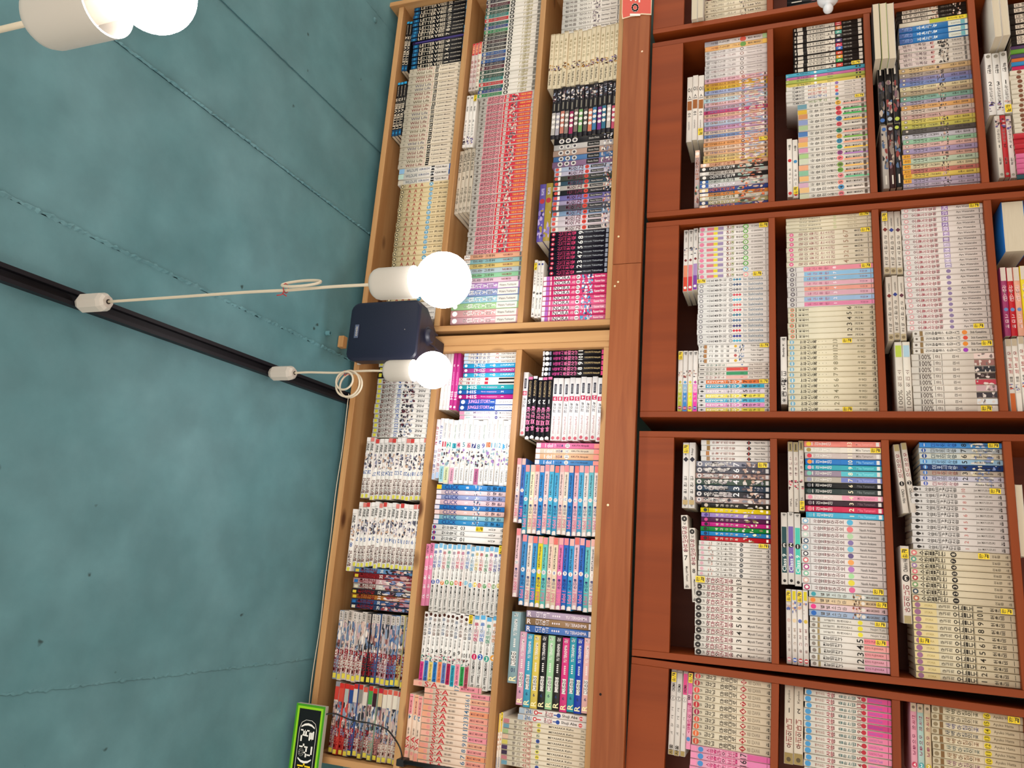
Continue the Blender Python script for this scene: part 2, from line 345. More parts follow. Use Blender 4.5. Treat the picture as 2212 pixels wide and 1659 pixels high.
# stained fascia planks under the pine cases, in front of the cherry cases
def plank(x0, x1, label):
    o = box('fascia_plank', -(x1 - x0) / 2, (x1 - x0) / 2, -.024, -.001, 0, .086, 'plank', None, .0012)
    o.location = ((x0 + x1) / 2, 0, EYE + .4015); tag(o, label, 'plank', 'brown fascia planks'); return o
jx = at(1355, 569, -.024).x
pl2 = plank(jx + .0006, 2.5, 'brown stained plank, upper piece, between pine and cherry bookcases')
pl1 = plank(-1.3, jx - .0006, 'brown stained plank, long lower piece, between pine and cherry bookcases')
def screw(px, py, par, mat='steel', r=.0032):
    w = at(px, py, -.0245) - par.location
    o = lathe('screw_head', [(0.0, -.0008), (r * .35, -.0008), (r * .4, -.0003), (r, -.0002), (r, .001), (0, .001)], mat, par, 14)
    o.rotation_euler.x = -math.pi / 2; o.location = w
    o.rotation_euler.x = math.radians(-90)
for px, py, pr, mt in ((1336, 511, pl2, 'steel'), (1335, 609, pl1, 'steel'), (1328, 618, pl1, 'steel'), (1313, 1091, pl1, 'steel'), (1297, 1500, pl1, 'dark'), (1387, 111, pl2, 'tagcore')):
    screw(px, py, pr, mt)

# ------------------------------------------------------------------ cherry bookcases
CD = 0.24
CH_SHELF = [.048, -.218, -.483, -.749, -1.015, -1.28]
def cherry_case(x0, x1, label, tilt=0.0):
    t = empty('cherry_bookcase', (x1, 0, EYE + .395)); t.rotation_euler.y = tilt
    tag(t, label, 'bookcase', 'cherry bookcases')
    w = x1 - x0; bot = -EYE - .395 + (.003 if not tilt else .004)
    def B(name, a, b, y0, y1, c, d, mat): box(name, a, b, y0, y1, c - .395, d - .395, mat, t, .0008)
    low = bot + .395
    B('side_panel', -w, -w + .0165, 0, CD, low, .395, 'cherry_z'); B('side_panel', -.0165, 0, 0, CD, low, .395, 'cherry_z')
    B('header_board', -w + .0168, -.0168, 0, .018, .298, .395, 'cherry_z')
    B('top_panel', -w + .0168, -.0168, .0182, CD, .380, .395, 'cherry_x')
    for s in CH_SHELF: B('shelf', -w + .0168, -.0168, 0.001, CD, s - .0175, s, 'cherry_x')
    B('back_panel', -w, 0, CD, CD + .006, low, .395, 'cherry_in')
    return t
TILT = math.radians(1.35)
cherry_case(1.70, 2.32, 'cherry bookcase, topmost in the photo, mostly cut off')
cherry_case(1.058, 1.666, 'cherry bookcase, second from the photo top')
cherry_case(.446, 1.042, 'cherry bookcase, third from the photo top')
cherry_case(-.192, .406, 'cherry bookcase, fourth from the photo top, below the wide dark gap')
E5 = cherry_case(-.80, -.195, 'slightly tilted cherry bookcase, bottom one in the photo', TILT)
E5_M = Matrix.Translation((-.195, 0, EYE + .395)) @ Matrix.Rotation(TILT, 4, 'Y') @ Matrix.Translation((.195, 0, -EYE - .395))
E5_I = E5_M.inverted()

# ------------------------------------------------------------------ books
def B(v0, v1, c, u0=-.5, u1=.5): return ('b', v0, v1, c, u0, u1)
def T(v0, v1, s, c, f=.62): return ('t', v0, v1, s, c, f)
def V(v0, v1, s, c, f=.72): return ('v', v0, v1, s, c, f)
def N(v, c, f=.7): return ('n', v, c, f)
def Q(v0, v1, c, f=.62): return ('q', v0, v1, c, f)
def C(v, c, r=.4): return ('c', v, c, r)
def DI(v, c, r=.42): return ('d', v, c, r)
def A(v0, v1, pal, k=9): return ('a', v0, v1, pal, k)

class Mesh:
    def __init__(s): s.v, s.t, s.c, s.n = [], [], [], 0
    def add(s, v, t, c):
        v = np.asarray(v, float); t = np.asarray(t, int)
        s.v.append(v); s.t.append(t + s.n); s.n += len(v); s.c.append(np.tile(np.array((*c, 1.0)), (len(t), 1)))
    def build(s, name):
        v = np.concatenate(s.v); t = np.concatenate(s.t); c = np.concatenate(s.c)
        me = bpy.data.meshes.new(name); me.vertices.add(len(v)); me.vertices.foreach_set('co', v.ravel())
        me.loops.add(len(t) * 3); me.loops.foreach_set('vertex_index', t.ravel().astype(np.int32))
        me.polygons.add(len(t)); me.polygons.foreach_set('loop_start', np.arange(0, len(t) * 3, 3, dtype=np.int32))
        at_ = me.attributes.new('tint', 'FLOAT_COLOR', 'CORNER'); at_.data.foreach_set('color', np.repeat(c, 3, axis=0).ravel())
        me.update(calc_edges=True); return me

_polys = {k: [(math.cos(2 * math.pi * i / k), math.sin(2 * math.pi * i / k)) for i in range(k)] for k in (4, 12)}
def lum(c): return .21 * c[0] + .72 * c[1] + .07 * c[2]
def spine_print(mb, t, h, els, idx, vol, jit, rng, base, c_edge=.0011):
    flat = t / 2 - c_edge; lay = [0]; bl = lum(base)
    def col(c, ink):
        if isinstance(c, (list, tuple)): c = c[idx % len(c)]
        c = lin(c); k = jit
        if ink: k *= (.5 + .35 * (max(c) - min(c)) / max(max(c), 1e-4)) if lum(c) < bl * .85 else 1.1
        return tuple(min(1, x * k) for x in c)
    def put(uv, tris, c, ink=False):
        lay[0] += 1; uv = np.asarray(uv, float); v = np.zeros((len(uv), 3))
        v[:, 0] = np.clip(uv[:, 0], -flat, flat); v[:, 1] = -.00012 - .00003 * lay[0]; v[:, 2] = np.clip(uv[:, 1], .0004, h - .0004); mb.add(v, tris, col(c, ink))
    def rect(x0, x1, za, zb, c): put([(x0, zb), (x1, zb), (x1, za), (x0, za)], [(0, 1, 2), (0, 2, 3)], c)
    for e in els:
        k = e[0]
        if k == 'b': rect(e[4] * t, e[5] * t, h * (1 - e[1]), h * (1 - e[2]), e[3])
        elif k in 'tq':
            if k == 'q': _, v0, v1, c, f = e; s_ = str(vol)
            else: _, v0, v1, s_, c, f = e
            if isinstance(s_, (list, tuple)): s_ = s_[idx % len(s_)]
            g, tr, w, hh = glyph(s_); Ln = (v1 - v0) * h; W = f * t
            sy = W; sx = min(Ln, 1.7 * w * W / hh)
            if sx < .45 * w * W / hh: sy = sx * hh / w / .45
            st = (Ln - sx) / 2
            put(np.stack([(g[:, 1] - .5) * sy, h * (1 - v0) - st - g[:, 0] * sx], 1), tr, c, True)
        elif k == 'v':
            _, v0, v1, s_, c, f = e; cell = (v1 - v0) * h / len(s_)
            for i, ch in enumerate(s_):
                if ch == ' ': continue
                g, tr, w, hh = glyph(ch); sz = min(f * t, cell * 1.6); sw = sz * min(1, w / .85); sh = min(cell * .9, sz * 1.3) * min(1, hh / .85)
                zc = h * (1 - v0) - (i + .5) * cell
                put(np.stack([(g[:, 0] - .5) * sw, zc + (g[:, 1] - .5) * sh], 1), tr, c, True)
        elif k == 'n':
            _, v_, c, f = e; g, tr, w, hh = glyph(str(vol)); sw = min(f * t, f * t * w / hh * 1.1); sh = f * t * 1.05
            put(np.stack([(g[:, 0] - .5) * sw, h * (1 - v_) + (g[:, 1] - .5) * sh], 1), tr, c, True)
        elif k in 'cd':
            _, v_, c, r_ = e; p_ = _polys[12 if k == 'c' else 4]; n_ = len(p_)
            put([(a_ * r_ * t, h * (1 - v_) + b_ * r_ * t * 1.05) for a_, b_ in p_], [(0, i, i + 1) for i in range(1, n_ - 1)], c)
        elif k == 'a':
            _, v0, v1, pal, kk = e; Ln = (v1 - v0) * h
            for _i in range(int(kk * 2.2)):
                cx, cz = rng.uniform(-.45, .45) * t, h * (1 - v0) - rng.uniform(0.05, .95) * Ln
                rx, rz = rng.uniform(.12, .38) * t, rng.uniform(.03, .13) * Ln; n_ = 6; a0 = rng.uniform(0, 6)
                pts = [(max(-flat, min(flat, cx + rx * math.cos(a0 + q * 1.047) * rng.uniform(.6, 1.3))), max(h * (1 - v1), min(h * (1 - v0), cz + rz * math.sin(a0 + q * 1.047) * rng.uniform(.6, 1.3)))) for q in range(n_)]
                put(pts, [(0, i, i + 1) for i in range(1, n_ - 1)], rng.choice(pal))

def cover_shell(mb, t, h, w, c, jit, side=None):
    e, k = .0012, .0012; c = tuple(min(1, x * jit) for x in c)
    out = [(-t / 2, w), (-t / 2, e), (-t / 2 + e, 0), (t / 2 - e, 0), (t / 2, e), (t / 2, w)]
    inn = [(-t / 2 + k, w), (-t / 2 + k, k), (-t / 2 + k, k), (t / 2 - k, k), (t / 2 - k, k), (t / 2 - k, w)]
    v = [(x, y, z) for z in (0, h) for (x, y) in out + inn]; f = []
    for i in range(5):
        a_, b_ = i, i + 1
        for q in ((a_, b_, b_ + 12, a_ + 12), (b_ + 6, a_ + 6, a_ + 18, b_ + 18), (a_, a_ + 6, b_ + 6, b_), (a_ + 12, b_ + 12, b_ + 18, a_ + 18)):
            f += [(q[0], q[1], q[2]), (q[0], q[2], q[3])]
    for i, j in ((0, 6), (11, 5)):
        f += [(i, j + 12, j), (i, i + 12, j + 12)]
    mb.add(v, f, c)

_unit = None
def page_block(parent, t, h, w):
    global _unit
    if _unit is None: _unit = box_me('page_block', -.5, .5, 0, 1, 0, 1); _unit.materials.append(M['pages'])
    o = bpy.data.objects.new('page_block', _unit); COL.objects.link(o); o.parent = parent
    o.location = (0, .0014, .0005); o.scale = (t - .0026, w - .0026, h - .0010)

_stick = {}
def sticker(parent, t, h, v_, word='완결', L=.023):
    key = (word,)
    if key not in _stick:
        vs = [(-.5, 0, -.5), (.5, 0, -.5), (.5, 0, .5), (-.5, 0, .5)]; vs += [(x, -.4, z) for x, _q, z in vs]; fs = [(4, 5, 6, 7), (0, 3, 2, 1), (0, 1, 5, 4), (1, 2, 6, 5), (2, 3, 7, 6), (3, 0, 4, 7)]; mi = [0] * 6
        for i, ch in enumerate(word):
            g, tr, w, hh = glyph(ch); b_ = len(vs); zc = .24 - .48 * i
            vs += [((x - .5) * .78, -.5, zc + (y - .5) * .36) for x, y in g]; fs += [tuple(int(q) + b_ for q in tt) for tt in tr]; mi += [1] * len(tr)
        me = bpy.data.meshes.new('price_sticker'); me.from_pydata(vs, [], fs); me.materials.append(M['yellow']); me.materials.append(M['ink'])
        me.polygons.foreach_set('material_index', mi); me.update(); _stick[key] = me
    o = bpy.data.objects.new('yellow_sticker', _stick[key]); COL.objects.link(o); o.parent = parent
    o.location = (0, -.0016, h * (1 - v_)); o.scale = (t * .86, .0006, L)

def colour_name(hx):
    import colorsys
    v = [int(hx.lstrip('#')[i:i + 2], 16) / 255 for i in (0, 2, 4)]; H, S_, V_ = colorsys.rgb_to_hsv(*v); H *= 360
    if V_ < .30: return 'black'
    if S_ < .09: return 'white' if V_ > .8 else 'grey'
    if S_ < .30 and 15 < H < 70 and V_ > .72: return 'cream'
    if S_ < .16: return 'white' if V_ > .85 else 'grey'
    for lim, nm in ((12, 'red'), (40, 'orange'), (68, 'yellow'), (155, 'green'), (190, 'teal'), (245, 'blue'), (290, 'purple'), (345, 'pink'), (361, 'red')):
        if H < lim:
            if nm == 'red' and S_ < .5: return 'pink'
            if nm == 'orange' and V_ < .65: return 'brown'
            return nm

def ordinal(n): return f"{n}{'th' if 10 <= n % 100 <= 20 else {1: 'st', 2: 'nd', 3: 'rd'}.get(n % 10, 'th')}"

_labels = set()
def make_book(key, t, h, w, idx, vol, base, mat4, label, group, stick=None, flip=False):
    rng = random.Random(zlib.crc32(f'{key}{idx}{label}'.encode())); jit = rng.uniform(.94, 1.04)
    els = SERIES[key][1]
    mb = Mesh(); cover_shell(mb, t, h, w, lin(base), jit)
    if not flip: spine_print(mb, t, h, els, idx, vol, jit, rng, lin(base))
    nm = colour_name(base) + ('_romance_comic' if 'cherry' in label else '_comic_book')
    o = link(nm, mb.build(nm), 'cover'); o.matrix_world = mat4
    page_block(o, t, h, w)
    if stick is not None: sticker(o, t, h, stick if not isinstance(stick, tuple) else stick[0], *( [] if not isinstance(stick, tuple) else [stick[1]]))
    assert label not in _labels, label
    _labels.add(label); tag(o, label, 'comic book', group)
    return o

TOPS = {}
def comp(c): return COMPS[c]

def stand(cn, key, n, y0, y1, xh, desc, vols=None, cols=None, stick=None, w=.125, lift=0.0, jitter=.0012):
    zs, Yb, xr, place, tilt = COMPS[cn]; base0 = SERIES[key][0]
    inv = E5_I if tilt else Matrix.Identity(4); fw = E5_M if tilt else Matrix.Identity(4)
    xa = (inv @ at(xr, y0, Yb)).x; xb = (inv @ at(xr, y1, Yb)).x
    lo, hi = BOUNDS[cn[0]]; xa, xb = min(xa, hi), max(xb, lo)
    zt = (inv @ at(xh, (y0 + y1) / 2, Yb)).z; z0 = EYE + zs + .0004 + lift
    h0 = zt - z0 if not lift else zt - z0
    wts = [random.uniform(.93, 1.07) for _ in range(n)]; sw = sum(wts); x = xa
    for i in range(n):
        tt = (xa - xb) * wts[i] / sw; t = tt - .0009; h = h0 + random.uniform(-jitter, jitter)
        b_ = cols[i] if cols else base0
        if isinstance(b_, (list, tuple)): b_ = b_[i % len(b_)]
        vol = vols[i] if vols else i + 1
        m4 = fw @ Matrix.Translation((x - tt / 2, Yb + random.uniform(-.0025, .0025), z0))
        lab = (f'{ordinal(i + 1)} {desc} from photo top, {place}' if n > 1 else f'{desc}, {place}')
        make_book(key, t, h, w, i, vol, b_, m4, lab, f'{desc}, {place}', (stick or {}).get(i))
        TOPS.setdefault(cn, []).append((x - tt, x, z0 + h)); x -= tt

def flat(cn, key, n, x0, x1, y0, y1, head, desc, base='top', vols=None, cols=None, stick=None, w=.125, tilt_deg=0.0, flip=False, Yoff=0.0, jitter=.003):
    zs, Yb, xr, place, tilt = COMPS[cn]; Yb = Yb + Yoff; base0 = SERIES[key][0]
    inv = E5_I if tilt else Matrix.Identity(4); fw = E5_M if tilt else Matrix.Identity(4)
    xm, ym = (x0 + x1) / 2, (y0 + y1) / 2
    xa = (inv @ at(xm, y0, Yb)).x; xb = (inv @ at(xm, y1, Yb)).x            # xa right end, xb left end
    lo, hi = BOUNDS[cn[0]]; jitter = min(jitter, max(.0002, min(hi - xa, xb - lo)))
    xa, xb = min(xa, hi - jitter), max(xb, lo + jitter)
    ztop = (inv @ at(x0, ym, Yb)).z; zbot = (inv @ at(x1, ym, Yb)).z
    ztop = min(ztop, EYE + HEAD[cn] - .002)
    if base == 'shelf': zb = EYE + zs + .0004
    elif base == 'top': zb = max([EYE + zs] + [z for a_, b_, z in TOPS.get(cn, []) if a_ < xa - .004 and b_ > xb + .004]) + .0005
    else: zb = zbot
    th = max(ztop - zb, min((ztop - zbot) * .8, EYE + HEAD[cn] - .002 - zb)) / n; L = xa - xb
    for i in range(n):                                                        # 0 = uppermost in the pile (photo left)
        zc = zb + th * (n - i - .5); sh = random.uniform(-jitter, jitter)
        b_ = cols[i] if cols else base0
        if isinstance(b_, (list, tuple)): b_ = b_[i % len(b_)]
        vol = vols[i] if vols else i + 1
        h = L - random.uniform(0, .002)
        org = Vector((xa + sh, Yb + random.uniform(-.003, .003), zc)) if head == 'L' else Vector((xb + sh, Yb + random.uniform(-.003, .003), zc))
        rot = Matrix.Rotation(math.radians(-90 if head == 'L' else 90), 4, 'Y')
        if tilt_deg:
            piv = Vector(((xa + xb) / 2, 0, zc)); rt = Matrix.Translation(piv) @ Matrix.Rotation(math.radians(tilt_deg), 4, 'Y') @ Matrix.Translation(-piv)
        else: rt = Matrix.Identity(4)
        m4 = fw @ rt @ Matrix.Translation(org) @ rot
        if flip: m4 = m4 @ Matrix.Translation((0, w, 0)) @ Matrix.Rotation(math.pi, 4, 'Z')
        lab = (f'{ordinal(i + 1)} {desc} from photo left, {place}' if n > 1 else f'{desc}, {place}')
        make_book(key, th - .0009, h, w, i, vol, b_, m4, lab, f'{desc}, {place}', (stick or {}).get(i), flip)
        if base in ('top',) or tilt_deg: pass
    TOPS.setdefault(cn, []).append((xb, xa, zb + th * n))

UP, LOW = 'upper pine case', 'lower pine case'
CH = ['topmost', 'second-from-top', 'third-from-top', 'fourth-from-top', 'bottom']
COLN = ['left', 'second', 'third', 'rightmost']
COMPS = {'R1': (1.068, .02, 935, 'left column, ' + UP, 0), 'R2': (.785, .02, 1085, 'middle column, ' + UP, 0), 'R3': (.508, .02, 1260, 'right column, ' + UP, 0),
         'L1': (1.055, .02, 850, 'left column, ' + LOW, 0), 'L2': (.780, .02, 1015, 'middle column, ' + LOW, 0), 'L3': (.508, .02, 1205, 'right column, ' + LOW, 0)}
for ci, cn in enumerate('ABCDE'):
    for ri in range(4):
        COMPS[f'{cn}{ri + 1}'] = (CH_SHELF[ri], .014, (1590, 1795, 2045, 2240)[ri], f'{COLN[ri]} column, {CH[ci]} cherry case', cn == 'E')

K, W_, CR = '1d1b1a', 'eeebe6', 'e6dcc4'
INK = '2a2624'
SERIES = {}
def S(key, base, *els): SERIES[key] = (base, els)
ART = ['c9b7a8', '3a3f52', 'e2c3ae', '7a8aa8', 'efe9e4', '55505a', 'b9574a']
DARKART = ['1b1d26', '3a3a44', '77707a', 'd8c8be', '8f9ab0', 'ece6e2', '5a2a34']
# --- pine, upper case
S('letter', '15161a', B(0, .11, '1c4f78'), C(.055, '2f86b8', .3), T(.13, .42, 'LETTER', 'd9cdb9', .8), T(.43, .49, 'V', 'e4d9c6', .8), T(.50, .60, 'BEE', 'd9cdb9', .8), B(.615, .62, '8d8576', -.35, .35), N(.67, 'e4d9c6', .9), T(.74, .93, 'Hiroyuki Asada', 'cfc4b2', .34), B(.955, 1, '2f9fd6'))
S('purple', '2c2350', B(.05, .95, '4a3f86', -.2, .2))
S('wild', 'e5dac6', T(.05, .08, 'o', '8c7f6c', .3), T(.14, .44, 'Wild Life', ['8a2f2c', '6a5b3a', '8a2f2c', '8a2f2c', '6d6680', '6d6680', '7e2a2a'], .66), B(.46, .47, 'd9a9a0'), B(.50, .56, '2c2a28', -.42, .42), N(.53, 'eee6d8', .55), T(.59, .86, 'FUJISAKI Masato', '3f3834', .42), T(.92, .96, '학산', '3f3834', .6))
S('wild2', 'e9e4dc', B(.0, .1, ['8ab4d8', 'b8d8cc', 'c7bfae'], -.5, .5), T(.14, .36, 'WILDLIFE', '5d6a7a', .55), V(.38, .58, '와일드라이프', '3c5a96', .4), B(.61, .67, '26262c', -.4, .4), N(.64, 'ffffff', .55), T(.69, .90, 'FUJISAKI Masato', '27272c', .48), B(.94, 1, ['2a60b0', '1f4f9c', 'a8202a']))
S('aaa', 'e2cfa4', C(.04, '2f2b26', .34), C(.04, 'd9c9a0', .2), B(.09, .095, '8f7d5c'), T(.16, .22, 'A', 'b0383a', .7), T(.28, .34, 'A', 'b0383a', .7), T(.40, .46, 'A', 'b0383a', .7), C(.62, '4f9ac0', .42), N(.62, 'e8f2f6', .5), T(.68, .75, '....', '8f7d5c', .3), T(.78, .94, 'IPPU HARA', '3a3128', .42))
S('plainwhite', W_, T(.05, .5, '여름소녀', '6c6f88', .6), T(.7, .9, 'comics', '777777', .4))
S('ball', 'e9e5dc', B(0, .42, ['2d5a9c', '3a3440', '5a2a38', '24463c', '3a544a', '2f7d78', 'c0383c', '24615c', '3a4a86', '3c8a5a', '3c4434', '3a3a3e', '4a3438', '34343a', '44403c', '3a5f9c', '5a5068']), C(.05, 'd9d2c6', .34), N(.05, K, .4), V(.10, .38, '강철소년단', 'd8d2ca', .55), C(.48, K, .55), C(.48, 'f3f0ea', .28), N(.48, K, .4), V(.68, .84, '그림자', 'b0a03a', .72), B(.92, .97, '77726a', -.4, .4))
S('scarlet', 'd8d0c8', DI(.06, '6a625c', .34), B(.13, .43, 'e0909a'), V(.14, .42, '파라다이스', '26222a', .8), B(.44, .93, 'd83848'), B(.47, .52, 'e9e0d8', -.34, .34), N(.495, '4a3050', .5), A(.55, .70, ['e9d4c4', '8f8890', 'ded6d0', '4a4650'], 6), T(.72, .92, 'YABUKI OHBA', 'f0c060', .46))
S('scruffy', 'd9d0ba', T(.12, .45, '만화책 모음', '2c2926', .7), N(.53, '2c2926', .8), T(.68, .9, 'NEO AKIRA', '4a443c', .44))
S('pastel', 'e8b8a8', C(.06, 'ffffff', .36), V(.18, .6, '오렌지보이', 'fbf6f2', .66), B(.66, .95, 'f4efe9'), T(.68, .92, 'Wataru Yoshizumi', '6a6660', .34), N(.62, 'fbf6f2', .6))
S('pastel2', 'e6b494', B(0, .10, 'efe4dc'), T(.01, .09, 'JAG', '4a5a6a', .7), T(.16, .52, '미녀는 괴로워', '6a4a40', .55), T(.66, .82, 'NAKAMURA', 'a8484a', .46), B(.93, .96, '6a6a6a', -.4, .4))
S('pale', 'e6e1da', T(.05, .5, '행복을 찾아서', 'b5a9a2', .55), A(.52, .66, ['9c8f94', 'd8cfc8', '5a5258', 'c0b4b0'], 6), T(.68, .92, 'Sentapi Seon', '5a5450', .46), B(.95, .96, INK))
S('creamflat', 'e3d6b8', B(0, .02, 'b0a080'), V(.12, .5, '꽃피는소리', 'b3a06a', .5), A(.56, .7, ['b8822a', '5c3a2a', 'e2c9a0', '6a5a9a', '3a2a22'], 6), T(.74, .94, 'Yuki Kure', '5a5040', .46))
S('redflat', 'd2ccc4', B(0, .25, 'c8303a'), T(.03, .22, 'YABUKI', 'f0d8a0', .5), V(.35, .85, '파라다이스', 'b8303a', .72), C(.95, '8a827a', .34))
S('whiteflat', W_, C(.05, '8a8478', .3), T(.12, .4, '학원', '6a6460', .5), N(.5, INK, .7), V(.55, .78, '두근두근', '8a8480', .5), A(.78, .95, ['3a2a2a', '5a4a8a', 'c8a8a0'], 5))
S('daio', 'c9beac', V(.05, .35, '요괴大王', '3a342c', .8), N(.45, INK, .75), V(.6, .85, '코믹스타', '4a443a', .6), B(.6, .86, '9a8f7c', -.06, .06), T(.92, .97, 'SC', '6a6254', .6))
S('circles', '1f1e22', C(.13, 'd8d4d0', .42), C(.24, 'd8d4d0', .42), C(.35, 'd8d4d0', .42), C(.13, '4a4650', .22), C(.24, '4a4650', .22), C(.35, '4a4650', .22), B(.56, .76, '141416', -.4, .4), T(.58, .75, 'Shinobu Ohtaka', 'b8b4b0', .34), A(.79, .97, ['e8e4e0', '7a8098', 'c8bcb8', '2a2a30'], 6), B(.1, .5, ['2a2a2e', 'c9c5c2', 'c0a89a', '5f86b8', '9a7a9a'], -.5, -.42))
S('darkflat', '26232a', B(.48, .92, ['b8b4b0', 'a8a4b0', 'c47a6a', '8a8078', '9c2a5a', '7a6a64', '6a9a5c', '5a5654', 'd07a5c', '3a78a8', '7a2f86', '2a6a88', 'c0b8b4', 'c04a68']), C(.56, 'ece8e4', .4), C(.66, 'ece8e4', .4), C(.76, 'ece8e4', .4), B(.28, .46, '17161a'), B(.30, .44, '8a8478', -.12, .12), A(.04, .26, DARKART, 8))
S('spirit', 'c4c2d2', C(.05, 'd05048', .36), B(.08, .12, 'e8e4e0', -.4, .4), V(.24, .5, '혼의검', '7a2a4a', .95), C(.56, 'd8483c', .42), N(.56, K, .4), B(.62, .84, '22222a', -.3, .3), T(.64, .83, 'Masami Nakamori', 'c8c4c0', .3), A(.84, .98, ART, 5))
S('numline', '1a1a28', C(.06, 'b82a4a', .36), C(.06, 'e8e0e0', .14), V(.14, .44, '신의퍼즐', 'c83a6a', .92), N(.52, 'f0eeea', .95), T(.58, .9, 'Hiroshi Takashige', 'a8b0b8', .36), B(.93, .97, '8a90a0', -.4, .4))
S('nora', 'e0568c', B(0, .05, 'f4eef4'), B(.05, .1, 'b06ac0'), B(.11, .13, 'f4d8e4', -.4, .4), B(.17, .42, 'f4eaf0', -.30, .34), T(.18, .42, 'NORA', '4a3a44', .78), V(.44, .50, '노라', 'f8e8f0', .6), C(.545, 'f6f2f4', .42), N(.545, K, .6), A(.6, .78, ['eef2f8', '5a86c0', '2a3a66', 'b8cce6', '4aa8d8', 'ffffff'], 8), T(.80, .95, 'Kazunari Kakei', 'fbe8f0', .46))
S('violetflat', '5a4a9c', T(.08, .2, 'RAMA', 'c8c0e8', .5), C(.3, 'b0343c', .4), A(.4, .95, ['8a7ac0', '3a2f6a', 'b8a8d8', 'a8923c'], 8))
S('whitelogo', 'f2f0ec', C(.06, '2a3a86', .3), V(.2, .45, '첫사랑한정', 'b8b4b0', .5), C(.58, '16161c', .34), N(.58, 'f2f0ec', .3), T(.66, .85, 'Mitsuru Adachi', '4a4a50', .36), T(.93, .97, '서울', INK, .5))
# --- pine, lower case
S('dogma', 'e9e7e2', B(.02, .07, 'c6bf3c', -.3, .35), T(.09, .33, '월야환담', '7a4a40', .82), B(.335, .34, '8a5048', -.4, .4), N(.41, '2f5aa8', .85), A(.47, .70, DARKART, 10), T(.74, .87, '강임남', '1c1c20', .55), T(.94, .98, '대원', '3a3a3e', .6))
S('dogma2', 'ece9e4', B(.0, .06, 'd0ca50', -.3, .3), T(.07, .33, '월야환담', '8a5a50', .8), N(.42, '3a62a8', .8), A(.48, .75, ['d8cfd0', '8a8aa0', '5a5a6a', 'c4a48c', 'efe8e4', '3a3a48'], 11), T(.77, .9, '강임남', '1c1c20', .6), B(.93, 1, ['e8e4e0', 'd88078', 'c4403c', 'e8e4e0']))
S('gun', '4a3a4a', A(.5, 1, ['c8a89c', '3a3f5a', '8a3a3c', 'dcd0c8', '24262e', '6f86b0', 'b88a94'], 14), B(.02, .08, ['d8c040', 'c8b030', '2a6aa8', 'd0c8b0'], -.4, .2), T(.10, .38, '흑신전설', '8a1c22', .92), N(.46, 'e8e4de', .7), B(.0, .5, 'd8d0c8', .44, .5))
S('gunflat', 'cfc6be', A(.3, .98, ['d0b4a8', '6a7c96', '8a5a58', 'e8ded6', '34363e', '8a9cb4', 'c0a0a4', '5a7090', 'b8a8a4'], 18), B(.02, .09, 'd8c84a', -.35, .35), T(.10, .44, '흑신전설', 'a01c28', .98), N(.50, '2a2a30', .6), B(.86, .99, ['d8cfc8', 'c9c0b8', 'b0a59c', 'ddd3ca'], -.5, .5), T(.87, .98, '대원', '3a3a3c', .5))
S('gunred', 'cbbfb4', A(.25, .9, ['d0b4a8', '6a7c96', '8a5a58', 'e8ded6', '34363e', '8a9cb4', 'c0a0a4', '5a7090', 'b8a8a4'], 18), B(.74, .94, ['c8443a', 'c84a3c', 'a8b4b0', '2a4a8a', 'd8cdc2', '8a8680', 'd9cfc4', '4a9a4a', '3a2028', 'd0b890', 'dcd4c4', 'dcd4c4', 'e0d8c8', 'd8cdc2'], -.5, .5), B(.93, 1, ['8a8a92', 'c83028', 'c83028', 'c83028', 'c02c26', 'c83028', 'd05a4a', 'c83028', 'c83028', 'c02838', 'd05a4a', 'd05a4a', 'd06050', 'c8504a']), B(.01, .07, 'd8c84a', -.35, .35), T(.08, .38, '흑신전설', ['a01c28'] * 8 + ['c88a80'] * 6, .95), N(.44, '2a2a30', .65))
S('kanji', 'f0eeea', B(0, .08, 'b8cfe6', -.4, .4), V(.12, .5, '교실의아이', ['3a62b0', '3a62b0', '5a6ab0'], .7), N(.62, 'c04a4a', .8), T(.70, .95, 'HATENUKI', '4a4a50', .44))
S('hims', '2aa0d0', C(.05, 'eaf4f8', .34), V(.2, .42, '힘스터', 'f4f8fa', .8), T(.5, .6, 'story', 'd0e8f0', .4), C(.58, 'e8f4f8', .3), N(.58, '2a3a5a', .4), T(.7, .95, '13 PUPUPUTY', 'd8eef4', .44))
S('xx', 'efedea', T(.01, .07, 'X', 'c02a4a', .8), V(.12, .4, '콜즈다', 'b04a5a', .7), B(.46, .52, 'c0304a', -.36, .36), B(.7, .98, '141416', -.2, .25))
S('jungle', '2a5ab8', B(.66, 1, 'eef0f2'), C(.06, 'e6ecf4', .36), T(.16, .56, 'JUNGLE STORY', 'e9a8d8', .8), N(.6, 'e8f4f8', .7), T(.72, .95, 'OH SE KWON', '7a7a82', .4))
S('momo', 'f2eff2', B(0, .09, 'd88aa8', -.5, .5), T(.12, .2, 'mix', '8ac8d0', .4), T(.26, .58, 'Momo Lady', 'c8a8d8', .7), C(.68, '4a4a9a', .36), N(.68, 'ffffff', .45), T(.74, .96, 'Momo Sakura', 'b8b0b8', .42))
S('maghis', 'c83c94', C(.05, 'f4e8f0', .34), T(.14, .36, 'HIS', 'f8eaf4', .75), T(.4, .7, 'first memory', 'e8a8d0', .4), N(.78, 'f4e8f0', .6))
